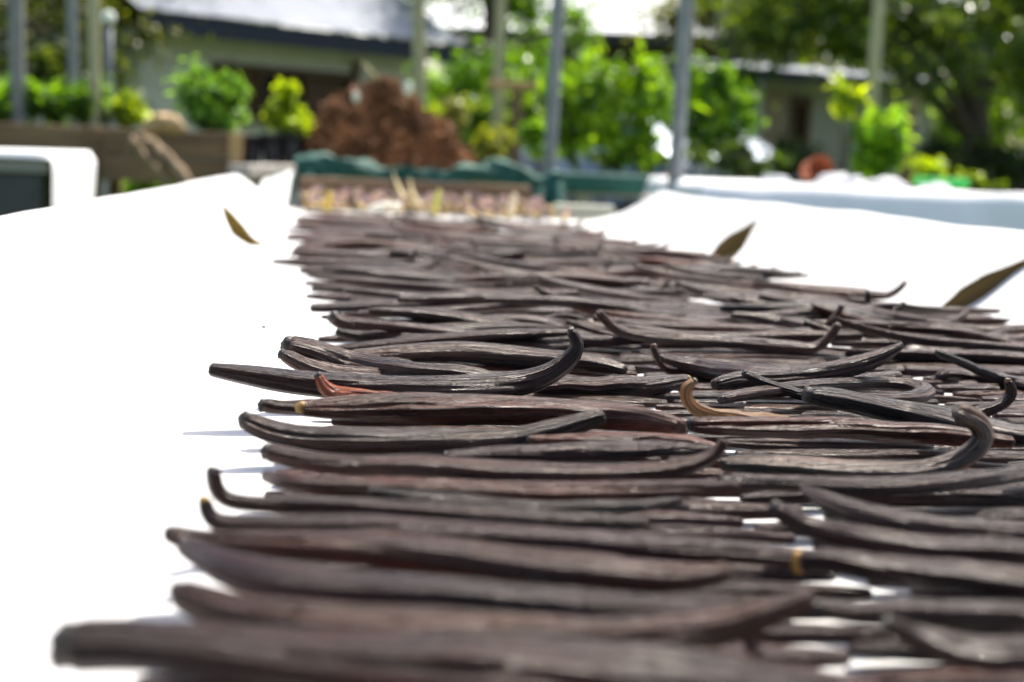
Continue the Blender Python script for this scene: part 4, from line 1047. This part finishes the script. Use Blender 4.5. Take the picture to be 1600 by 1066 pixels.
bush('big_shrub', 846, 66, 1062, 268, 7.2, 3800, .085, (.15, .28, .025), 'big bright green glossy shrub between the two metal poles', 230, nc=75, rel=.20, mat=MLEAFG, base_z=0)
bush('dark_shrub', 1010, 90, 1190, 260, 8.6, 2400, .085, MG, 'dark green shrub right of the thicker metal pole', 231, nc=50, rel=.22, mat=MLEAFG, base_z=0)
bush('low_shrub', 1060, 225, 1240, 290, 7.4, 1500, .06, (.05, .09, .04), 'low grey-green shrub under the parked car', 232, nc=16, base_z=0)
main_vine = bush('climbing_vine', 1325, 150, 1412, 300, 6.6, 800, .11, (.24, .42, .05), 'climbing vine with large bright leaves on the tan bamboo pole', 233, nc=16, rel=.5, mat=MLEAFG, base_z=.3, depth=.8)
merge_plant(main_vine, bush('climbing_vine', 1298, 128, 1350, 188, 6.6, 120, .09, (.32, .42, .02), 'yellow-green side shoot left of the climbing vine', 234, nc=6, base_z=.9))
bush('low_plant', 1420, 235, 1475, 300, 6.4, 300, .05, YG, 'small leafy plant right of the vine stake', 235, nc=8, base_z=.4)
bush('low_plant', 1490, 262, 1575, 308, 6.0, 380, .045, (.17, .25, .02), 'yellow-green low plant behind the green tray', 236, nc=8, base_z=.5)
bush('low_shrub', 850, 222, 1070, 272, 8.0, 1600, .07, (.07, .13, .03), 'low leafy growth under the big bright shrub', 242, nc=22, base_z=0)
bush('dark_hedge', 1170, 210, 1340, 300, 10.5, 1800, .08, (.025, .045, .025), 'dark hedge before the shed wall', 237, nc=16, base_z=0)
bush('dark_hedge', 1410, 200, 1640, 310, 10.8, 3000, .08, (.020, .04, .014), 'dark hedge below the trees at the right edge', 238, nc=24, base_z=0)
bush('back_shrub', 690, 120, 850, 250, 9.0, 2600, .08, (.11, .19, .03), 'green shrub between the bamboo poles behind the trellis', 246, nc=44, rel=.24, base_z=0)
bush('ground_plant', 150, 255, 300, 330, 7.8, 800, .06, (.10, .19, .02), 'sunlit green weeds under the wooden planter', 239, nc=12, base_z=0)

bush('back_shrub', 640, 70, 870, 240, 12.0, 4200, .10, MG, 'green shrub behind the mulch heap under the dark eaves', 240, nc=34, rel=.32, base_z=0)
bush('back_shrub', 1040, 60, 1200, 215, 11.0, 2600, .10, (.06, .12, .02), 'dark leafy shrub hanging before the end of the pale roof', 243, nc=40, rel=.24, base_z=0)
bush('back_shrub', 1440, 110, 1640, 260, 13.5, 3200, .11, (.13, .24, .03), 'sunlit green shrub behind the dark leaning tree', 244, nc=46, rel=.24, base_z=0)
bush('back_shrub', 20, 60, 210, 170, 11.0, 2600, .10, (.05, .075, .018), 'dull olive shrub behind the left poles', 245, nc=40, rel=.24, base_z=0)
# trees
def T(px, py, Y): return on_y(px, py, Y)
c = T(1500, 260, 11.5); tp_ = T(1545, 40, 11.5)
cr = [(*T(1330, 0, 11.3), 1.1, 1.0, .62), (*T(1500, 10, 11.6), 1.3, 1.0, .66), (*T(1650, 70, 11.6), .9, 1.0, .80), (*T(1170, 20, 11.2), .75, .9, .42), (*T(1400, -170, 11.3), 1.8, 1.2, .6), (*T(1250, 40, 10.9), .8, .8, .45), (*T(1420, 60, 11.0), .8, .8, .42)]
tree('garden_tree', (c[0], 11.5, 0), tp_, .13, cr, 19000, .10, (.10, .16, .03), 'dark leaning tree with glossy leaves over the shed', 301, MLEAFG, 8)
c = T(1600, 260, 12.5); tree('garden_tree', (c[0] - .3, 12.5, 0), T(1680, 40, 12.5), .08, [(*T(1660, 120, 12.6), .9, .8, .8)], 3500, .09, (.07, .13, .02), 'slanting thin tree at the right picture edge', 302, MLEAF, 4)
spec = [(-60, -80, 15, 1.7, 1.5, OL, 'olive green tree at the far left edge'), (110, -20, 17, 1.5, 1.5, DG, 'dark tree behind the left poles'),
        (200, 30, 22, 1.5, 1.9, (.05, .065, .018), 'dark tree at the left corner of the white house'), (760, -60, 19, 1.5, 1.2, MG, 'leafy tree hanging over the pale metal house roof'),
        (1130, -40, 17, 1.3, .95, OL, 'tree reaching over the right end of the pale roof'), (1420, 80, 20, 2.4, 2.2, DG, 'dense dark tree behind the shed'),
        (1640, 140, 18, 1.9, 2.4, (.05, .10, .02), 'green tree behind the right edge'), (1250, 40, 24, 2.4, 2.4, DG, 'dark tree between the roofs')]
for k, (px, py, Y, rx, rz, colr, lab) in enumerate(spec):
    c = T(px, py, Y); tree('garden_tree', (c[0], Y, 0), (c[0] + .2, Y, c[2]), .14, [(c[0], Y, c[2], rx, rx, rz), (c[0] + rx * .6, Y + .3, c[2] - rz * .6, rx * .6, rx * .6, rz * .5)], 6500, .12, colr, lab, 310 + k * 7)
# far wood that reads as one mass
r = np.random.default_rng(400); cl = []
for x in np.arange(-34, 44, 1.7):
    for z in (1.2, 3.4, 5.8, 8.4, 11.0): cl.append([x + r.normal(0, .7), 34 + r.normal(0, 1.5), z + r.normal(0, .5), 2.0, 1.6, 1.7, 1])
tag(leaf_cloud('far_woodland', cl, 42000, .42, MLEAF, (.035, .06, .014), 401), 'dense dark woodland closing the view behind the houses', 'woodland', kind='stuff')
